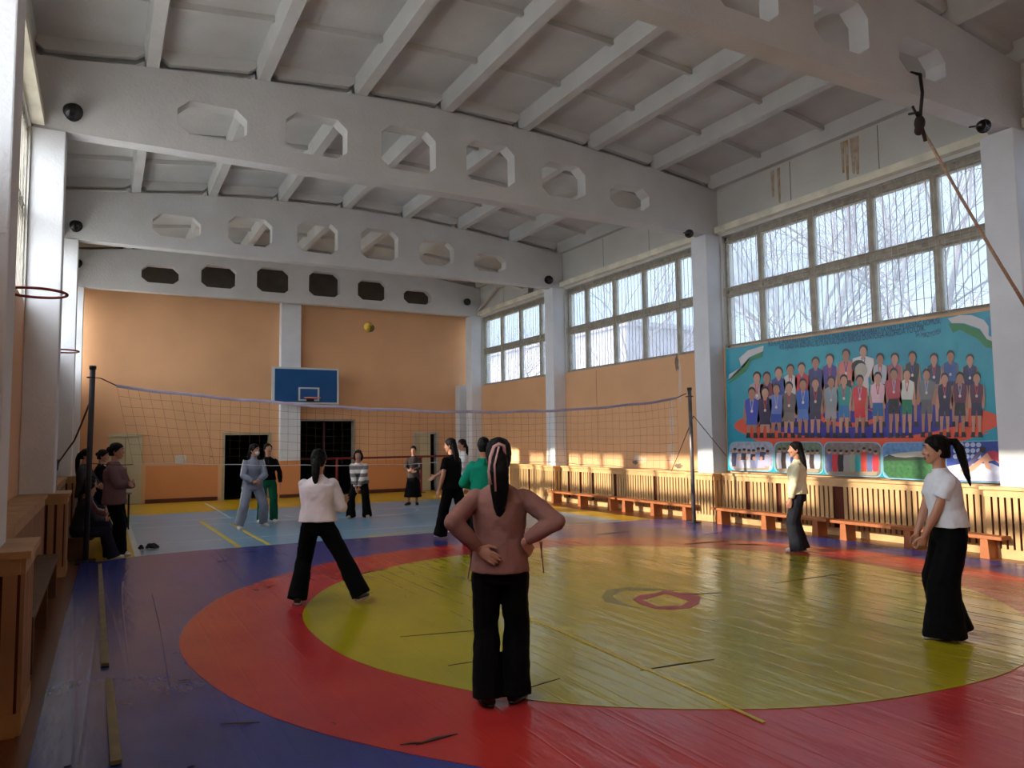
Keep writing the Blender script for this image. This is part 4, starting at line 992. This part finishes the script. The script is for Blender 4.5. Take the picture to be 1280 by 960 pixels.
    rings += [oval(waist, .146*fit, .112*fit, rx, fy, 24), oval(chest+fy*.006, .162*fit, .122*fit, rx, fy, 24), oval(SH-up*.06, .168*fit, .108*fit, rx, fy, 24), oval(SH-up*.005, .140, .088, rx, fy, 24), oval(SH+up*.022, .098, .074, rx, fy, 24), oval(NB+up*.0, .068, .062, rx, fy, 24), oval(NB+up*.022, .060, .058, rx, fy, 24)]
    g.loft(rings)
    for i in range(2):
        sh = (shL, shR)[i]; g.ball(sh, .050*fit, 12, 8)
        if sleeve == 'long':
            g.tube([sh, sh*.5+el[i]*.5, el[i]], [.054*fit, .056*fit, .052*fit], 14); g.ball(el[i], .054*fit, 12, 8); e2 = el[i]*.08+wr[i]*.92; g.tube([el[i], el[i]*.5+e2*.5, e2], [.054*fit, .050*fit, .036*fit], 14)
        else:
            e2 = sh*.42+el[i]*.58; g.tube([sh, e2], [.052*fit, .055*fit], 14)
    if top.get('hood'): g.tube([NB-fy*.02+rx*.08, NB-fy*.075-up*.03, NB-fy*.02-rx*.08], [.03, .05, .03], 10)
    if top.get('collar'): g.tube([NB+up*.02, NB+up*.065], [.062, .058], 14)
    fuse(g.build(top.get('name', 'blouse'), tm, root), .009 if vox > .006 else .007, 4, .016, .09)
    # ---- lower clothing
    bm_, kind = bottom['m'], bottom.get('kind', 'trousers'); wd = bottom.get('w', 1.0); g = G()
    if kind == 'skirt':
        fl = V((ank[0].x+ank[1].x)/2, (ank[0].y+ank[1].y)/2, bottom.get('z', .16)); q = bottom.get('flare', .27)
        if sit is None: g.loft([oval(P+Z*.11, .135, .10, prx, pfy, 24), oval(P, .165, .12, prx, pfy, 24), oval(P*.6+fl*.4, .19*wd, .15*wd, prx, pfy, 24), oval(fl, q*wd, q*.75*wd, prx, pfy, 24)])
    else:
        g.loft([oval(P+up*.11, .140, .108, prx, pfy, 24), oval(P, .166, .125, prx, pfy, 24), oval(P-Z*.07, .160, .120, prx, pfy, 24), oval(P-Z*.12, .12, .10, prx, pfy, 24)])
        for i in range(2):
            hp = (hipL, hipR)[i]; a_ = ank[i]; cut = bottom.get('cut', -.045)
            g.cap(hp-Z*.02, kn[i], .092*min(wd, 1.1), .080*wd)
            fd_ = (a_-kn[i]).normalized()
            g.tube([kn[i], kn[i]*.5+a_*.5, a_-fd_*cut], [.080*wd, .086*wd, .104*wd*bottom.get('hemw', 1.0)], 16)
    if len(g.v): fuse(g.build('skirt' if kind == 'skirt' else 'trousers', bm_, root), .010 if vox > .006 else .008, 4, .020, .11)
    # ---- shoes
    for i in range(2):
        ff = feet[i][2] if len(feet[i]) > 2 else 0; fd = V(math.sin(ff), math.cos(ff), 0); sd = V(fd.y, -fd.x, 0); b = ank[i]-Z*.075
        tip = feet[i][4] if len(feet[i]) > 4 else 0
        sm_, sl_ = shoes
        g = G(); g.tube([b-fd*.075+Z*.035, b-fd*.045+Z*.045, b+Z*.05, b+fd*.07+Z*.040, b+fd*.135+Z*.030, b+fd*.165+Z*.024], [(.028,.030), (.038,.040), (.040,.048), (.044,.036), (.040,.026), (.022,.014)], 12, True, sd)
        so_ = g.build('shoe', sm_, root, True)
        G().loft([[b+fd*(.045+.125*math.cos(a))+sd*(.044*math.sin(a))+Z*z for a in [2*PI*k/18 for k in range(18)]] for z in (.001, .018)]).build('sole', sl_, so_, True)
    return dict(root=root, HC=HC, hf=hf, hx=hx, hup=hup, NB=NB, wr=wr, el=el, P=P, SH=SH, rx=rx, fy=fy, up=up, bk=bk, ank=ank, kn=kn)
cr = Vector((.877, -.480)); cf = Vector((.480, .877))
def fdir(a, b): v = cr*a+cf*b; return (v.x, v.y)
MZ = MATZ+.002
def at(px, py, z=0.0): p = on_z(px, py, z); return (p.x, p.y, z)
def mid(a, b, z=0.0):
    p, q = on_z(*a, z), on_z(*b, z); return ((p.x+q.x)/2, (p.y+q.y)/2, z)

# 1 woman in the foreground, seen from behind, hands on her lower back
A = person('woman in mauve-brown blouse and wide black trousers seen from behind, hands on hips', at(627, 880, MZ), fdir(.02, 1), 1.555, feet=((-.085, .0, -.35), (.085, .06, .35)), lean=-.03,
    hands=((-.125, -.15, .965), (.150, -.10, 1.0)), elbows=((-.6, -.75, -.25), (1, -.3, -.3)), hdir=((.75, -.10, -.45), (.25, .35, -.35)), hn=((0.1, 1, 0), (-.6, .6, 0)), curl=(.12, .25), head=(-.06, 0, 0), hair='pony', vox=.005,
    top=dict(m=cloth('mauve_brown', (140, 98, 90)), hem=.05, fit=1.08), bottom=dict(m=M_BLACKC, w=1.02, cut=-.035, hemw=.95), shoes=(M_SHOEB, M_SHOEB))
rib = mat('pink_ribbon', (196, 150, 146), .6); b0 = A['bk']+A['hup']*.035; hx, hf, hup = A['hx'], A['hf'], A['hup']
rb_ = G().tube([b0+hx*.035-hf*.03-hup*.02, b0+hx*.03-hf*.035+hup*.035, b0-hf*.04+hup*.045, b0-hx*.03-hf*.04+hup*.03, b0-hx*.052-hf*.05-hup*.03, b0-hx*.062-hf*.06-hup*.12, b0-hx*.056-hf*.07-hup*.20], [(.004,.011)]*7, 8, True, hf).build('hair_ribbon', rib, A['root'], True)
G().tube([b0+hx*.0-hf*.05+hup*.03, b0-hx*.03-hf*.09-hup*.08, b0-hx*.025-hf*.095-hup*.24], [(.003,.007)]*3, 6, True, hf).build('ribbon_tail', rib, rb_, True)
for i in (0, 1):
    e = A['wr'][i]*.7+A['el'][i]*.3+V(.04 if i else -.01, 0, -.035); G().tube([e, e+V(.01, 0, -.08), e+V(.02 if i else -.01, 0, -.19)], .004, 5).tube([e+V(.012, 0, 0), e+V(.006, 0, -.1)], .004, 5).build('cuff_tie', cloth('tie_brown', (110, 74, 66)), A['root'])
# 2 woman in white jumper, legs apart
lf, rf = on_z(376, 755, MZ), on_z(448, 752, MZ); m_ = (lf+rf)/2
person('woman in white jumper and black trousers seen from behind, legs apart, arms folded', (m_.x, m_.y, MZ), fdir(-.05, 1), 1.52, crouch=.045, pel=(-.13, .02), side=-.02, feet=((-.33, .0, -.2), (.33, -.02, .35)), lean=.07,
    hands=((.02, .23, 1.03), (-.02, .25, 1.01)), elbows=((-.45, -.1, -1), (.45, -.1, -1)), hdir=((1, 0, .2), (-1, 0, .2)), hn=((0, -1, 0), (0, -1, 0)), hair='lowpony', head=(.05, .10, 0),
    top=dict(m=cloth('cream_white', (212, 200, 204)), hem=-.02, fit=1.2, name='jumper'), bottom=dict(m=M_BLACKC, w=1.08, cut=-.03, hemw=.9), shoes=(M_SHOEB, M_SOLE))
# 3 woman at right in white tee
person('woman in white T-shirt and very wide black trousers standing in profile at right', at(1186, 795, MZ), fdir(-1, .12), 1.54, lean=.10, pel=(0, -.05), feet=((-.10, .07, .1), (.10, -.06, -.1)),
    hands=((-.05, .20, .75), (.05, .21, .75)), elbows=((-.5, -.3, 0), (.5, -.3, 0)), hdir=((.25, .15, -1), (-.25, .15, -1)), sleeve='short', hair='highpony', head=(.22, -.05, 0), curl=(.5, .5),
    top=dict(m=cloth('white_tee', (214, 218, 228)), hem=-.03, fit=1.14, name='t_shirt'), bottom=dict(m=M_BLACKC, w=1.5, cut=-.05, hemw=1.05), shoes=(M_SHOEB, M_SOLE))
# 4 woman in cream jumper before the banner
person('woman in cream jumper and dark grey trousers standing before the banner', at(1000, 689, MZ), fdir(-.92, .38), 1.47, lean=-.02, feet=((-.08, .03, 0), (.08, -.02, 0)),
    hands=((-.19, .10, .76), (.18, .05, .76)), hair='long', head=(-.15, .0, 0), top=dict(m=cloth('cream', (226, 220, 190)), hem=.0, fit=1.16, name='jumper'),
    bottom=dict(m=M_DKTROU, w=1.14, cut=-.05), shoes=(M_SHOEW, M_SOLE))
# 5 masked, grey tracksuit
lf, rf = on_z(295, 661), on_z(333, 660); m_ = (lf+rf)/2
gt = cloth('grey_track', (128, 134, 150))
B = person('person in grey tracksuit with white face mask, knees bent, beyond the net', (m_.x, m_.y, 0.012), fdir(.55, -.75), 1.61, crouch=.05, feet=((.26, .12, .2), (-.26, -.1, -.3))[::-1], lean=.12, pel=(-.02, -.03),
    hands=((-.03, .28, .90), (.05, .28, .88)), elbows=((-1, -.2, -.6), (1, -.2, -.6)), hdir=((.5, .5, -.5), (-.5, .5, -.5)), hair='lowpony', head=(-.65, -.05, 0), vox=.008, curl=(.6, .6),
    top=dict(m=gt, hem=.08, fit=1.18, name='track_jacket', collar=1), bottom=dict(m=gt, w=1.08, cut=-.01, hemw=.72), shoes=(M_SHOEW, M_SOLE))
c = B['HC']+B['hf']*.062-B['hup']*.052
G().ball(c, (.052, .045, .046), 14, 10, (B['hx'], B['hf'], B['hup'])).build('face_mask', mat('mask_white', (216, 216, 210), .7), B['root'], True)
for i in (0, 1):
    sh = B['SH']+B['rx']*(.2 if i else -.2); e_ = B['el'][i]; o_ = V(.06 if i else -.06, 0, 0)
    G().tube([B['SH']+B['rx']*(.17 if i else -.17)+B['up']*.03+o_*.3, e_+o_*.9], [.012, .012], 6).build('sleeve_stripe', M_SHOEW, B['root'])
    G().tube([B['P']+o_*2.9, B['kn'][i]+o_*1.35, B['ank'][i]+o_*1.2+V(0,0,.05)], [.012, .010, .010], 6).build('leg_stripe', M_SHOEW, B['root'])
# 6 behind: black top green trousers
person('woman in black top and green trousers beyond the masked person', at(334, 653, .012), fdir(.35, -.9), 1.56, feet=((-.13, .0, -.2), (.13, .03, .4)), lean=.05,
    hands=((-.25, .06, .80), (.30, .12, .84)), hair='bun', head=(-.3, -.2, 0), vox=.008, top=dict(m=M_BLACKC, hem=-.02, name='jumper'), bottom=dict(m=cloth('green', (22, 88, 62)), w=1.0, cut=-.02, hemw=.8), shoes=(M_SHOEW, M_SOLE))
# 7 striped jumper, bent forward
def striped(name, c1, c2):
    m = mat(name, c1, .85, .05, 5, .2, 14); t = m.node_tree; b = t.nodes['Principled BSDF']
    tc_ = t.nodes.new('ShaderNodeTexCoord'); sx = t.nodes.new('ShaderNodeSeparateXYZ'); t.links.new(tc_.outputs['Object'], sx.inputs[0])
    a = t.nodes.new('ShaderNodeMath'); a.operation = 'MULTIPLY'; a.inputs[1].default_value = 6.2; t.links.new(sx.outputs['Z'], a.inputs[0])
    f = t.nodes.new('ShaderNodeMath'); f.operation = 'FRACT'; t.links.new(a.outputs[0], f.inputs[0]); c_ = t.nodes.new('ShaderNodeMath'); c_.operation = 'GREATER_THAN'; c_.inputs[1].default_value = .5; t.links.new(f.outputs[0], c_.inputs[0])
    mx_ = t.nodes.new('ShaderNodeMix'); mx_.data_type = 'RGBA'; mx_.inputs[6].default_value = lin(c1); mx_.inputs[7].default_value = lin(c2); t.links.new(c_.outputs[0], mx_.inputs['Factor']); t.links.new(mx_.outputs[2], b.inputs['Base Color']); return m
person('woman in grey and white striped jumper bending forward with joined hands', at(449, 647, .012), fdir(.05, -1), 1.56, crouch=.10, lean=.50, pel=(0, -.12), feet=((-.17, .0, -.3), (.17, .05, .3)),
    hands=((-.025, .30, .66), (.025, .30, .66)), elbows=((-.6, -.2, 0), (.6, -.2, 0)), hdir=((.1, .2, -1), (-.1, .2, -1)), hair='bob', head=(0, -.25, 0), vox=.008, curl=(.5, .5),
    top=dict(m=striped('cloth_striped', (204, 200, 196), (112, 104, 104)), hem=.02, fit=1.2, name='striped_jumper'), bottom=dict(m=M_BLACKC, w=1.05), shoes=(mat('beige_shoe', (170, 150, 134), .6), M_SOLE))
# 8 long jacket and black skirt
person('woman in dark brown jacket and long black skirt standing near the ajar door', at(517, 631, .012), fdir(.0, -1), 1.45, feet=((-.09, .0, -.25), (.13, .05, .5)),
    hands=((.00, .19, .96), (.03, .18, .92)), elbows=((-1, -.2, -.6), (1, -.2, -.6)), hdir=((1, .1, 0), (-1, .1, .1)), hn=((0, -1, 0), (0, -1, 0)), hair='bun', vox=.008,
    top=dict(m=cloth('brown_grey_tweed', (72, 62, 62), .9, .3), hem=.16, fit=1.02, name='jacket'), bottom=dict(m=M_BLACKC, kind='skirt', z=.22, flare=.25), shoes=(M_SHOEB, M_SHOEB))
# 9 black outfit with arm out
person('woman all in black with long black hair walking at the far mat edge, arm stretched', at(566, 673, MZ), fdir(-.75, .6), 1.58, feet=((-.06, .22, .1), (.10, -.30, .1)), lean=.04,
    hands=((-.25, .06, .80), (.02, .46, .98)), elbows=((-.6, -.8, -.1), (.5, -.3, -.8)), sleeve='short', hair='long', head=(-.35, .0, 0), vox=.007,
    top=dict(m=M_BLACKC, hem=.06, fit=1.2, name='t_shirt'), bottom=dict(m=M_BLACKC, w=1.12), shoes=(M_SHOEB, M_SOLE))
# 10 white long tunic
person('woman in long white tunic and white trousers standing in sunlight beyond the net', at(579, 641, .012), fdir(-.9, -.25), 1.60, feet=((-.08, .04, 0), (.08, -.03, 0)),
    hands=((-.10, .20, .95), (.10, .18, .90)), elbows=((-1, -.3, -.6), (1, -.3, -.6)), hair='lowpony', vox=.008, top=dict(m=cloth('pure_white', (226, 228, 232)), hem=.20, fit=1.05, name='tunic'), bottom=dict(m=cloth('pure_white', (226, 228, 232)), w=1.0), shoes=(M_SHOEW, M_SOLE))
# 11 teal hoodie, mostly hidden
person('woman in green hooded sweatshirt half hidden behind the woman in mauve-brown blouse', at(606, 705, MZ), fdir(-.15, 1), 1.58, feet=((-.09, .0, -.1), (.09, .03, .1)),
    hands=((-.10, .22, .98), (.12, .22, .98)), elbows=((-1, -.3, -.6), (1, -.3, -.6)), hair='bun', vox=.007, top=dict(m=cloth('teal_green', (16, 132, 108)), hem=.08, fit=1.2, name='hooded_sweatshirt', hood=1), bottom=dict(m=M_BLACKC), shoes=(M_SHOEW, M_SOLE))
# 12 mauve jacket at the left
person('woman in dusky mauve hooded jacket and black trousers by the left net post', at(141, 694, .012), fdir(.93, .2), 1.60, feet=((-.09, .0, 0), (.09, .10, .1)), lean=-.01,
    hands=((.02, .25, 1.0), (.0, .24, 1.03)), elbows=((-1, -.2, -.8), (1, -.2, -.8)), hdir=((1, 0, .3), (-1, .1, .2)), hn=((0, -1, 0), (0, -1, 0)), hair='bun', head=(0, .03, 0), vox=.007,
    top=dict(m=cloth('dusky_mauve', (112, 84, 86)), hem=.12, fit=1.28, name='hooded_jacket', hood=1), bottom=dict(m=M_BLACKC, w=1.12), shoes=(M_SHOEW, M_SOLE))
# 13, 14 standing behind
wt = on_y(107, 600, 14.5); person('girl in dark grey blazer and pale skirt standing behind the left net post', (wt.x-.02, 14.5, .004), fdir(.9, .1), 1.52, feet=((-.07, .0, 0), (.07, .03, 0)), hands=((-.05, .25, .98), (.06, .25, .96)),
    elbows=((-1, -.3, -.6), (1, -.3, -.6)), hair='pony', head=(0, .1, 0), vox=.008, top=dict(m=cloth('grey_blazer', (62, 62, 68)), hem=.10, fit=1.08, name='blazer'), bottom=dict(m=cloth('pale_skirt', (176, 168, 168)), kind='skirt', z=.45, flare=.22), shoes=(M_SHOEB, M_SHOEB))
wt = on_y(126, 600, 14.9); C_ = person('girl in black jacket with white collar between the post and the mauve jacket', (wt.x, 14.9, .006), fdir(.85, .2), 1.50, feet=((-.07, .0, 0), (.07, .03, 0)), hands=((-.05, .25, .98), (.06, .25, .96)),
    elbows=((-1, -.3, -.6), (1, -.3, -.6)), hair='bun', head=(0, .1, 0), vox=.008, top=dict(m=M_BLACKC, hem=.06, fit=1.05, name='jacket'), bottom=dict(m=M_BLACKC, kind='skirt', z=.3, flare=.2), shoes=(M_SHOEB, M_SHOEB))
G().tube([C_['NB']+V(-.06, .01, .0), C_['NB']+V(0, .075, -.02), C_['NB']+V(.06, .01, .0)], [.012, .02, .012], 8).build('white_collar', M_SHOEW, C_['root'], True)
# 15-18 girls seated on the bench along the left wall
seat = [(11.9, 'seated girl with white hair bow nearest on the left bench', (60, 52, 60), 'lowpony'), (12.75, 'seated girl in dusky red top second on the left bench', (110, 62, 62), 'bob'),
        (13.25, 'seated girl in black and white top third on the left bench', (150, 146, 150), 'bob'), (13.75, 'seated girl in dark clothes last on the left bench', (34, 32, 40), 'lowpony')]
for k, (yy, lab, c_, hr) in enumerate(seat):
    q = person(lab, (-.12, yy, .002), (1, .12), 1.38+.03*(k % 2), sit=.42, pel=(0, -.17), lean=.22, feet=((-.09, .30, 0), (.09, .33, 0)), knees=((-.1, 1, 1), (.1, 1, 1)), hands=((-.06, .18, .66), (.06, .2, .66)),
        elbows=((-1, -.3, -.6), (1, -.3, -.6)), hair=hr, head=(0, -.05, 0), vox=.009, top=dict(m=cloth('seat%d' % k, c_), hem=.0, fit=1.05, name='jumper'), bottom=dict(m=cloth('dark_violet', (38, 34, 50)), w=.95), shoes=(M_SHOEW, M_SOLE), group='girls seated on the left bench')
    if k == 0:
        c = q['HC']+q['hup']*.115-q['hf']*.03; G().ball(c+q['hx']*.03, (.035, .03, .022), 10, 8).ball(c-q['hx']*.03, (.035, .03, .022), 10, 8).ball(c, .015).build('hair_bow', M_SHOEW, q['root'], True)
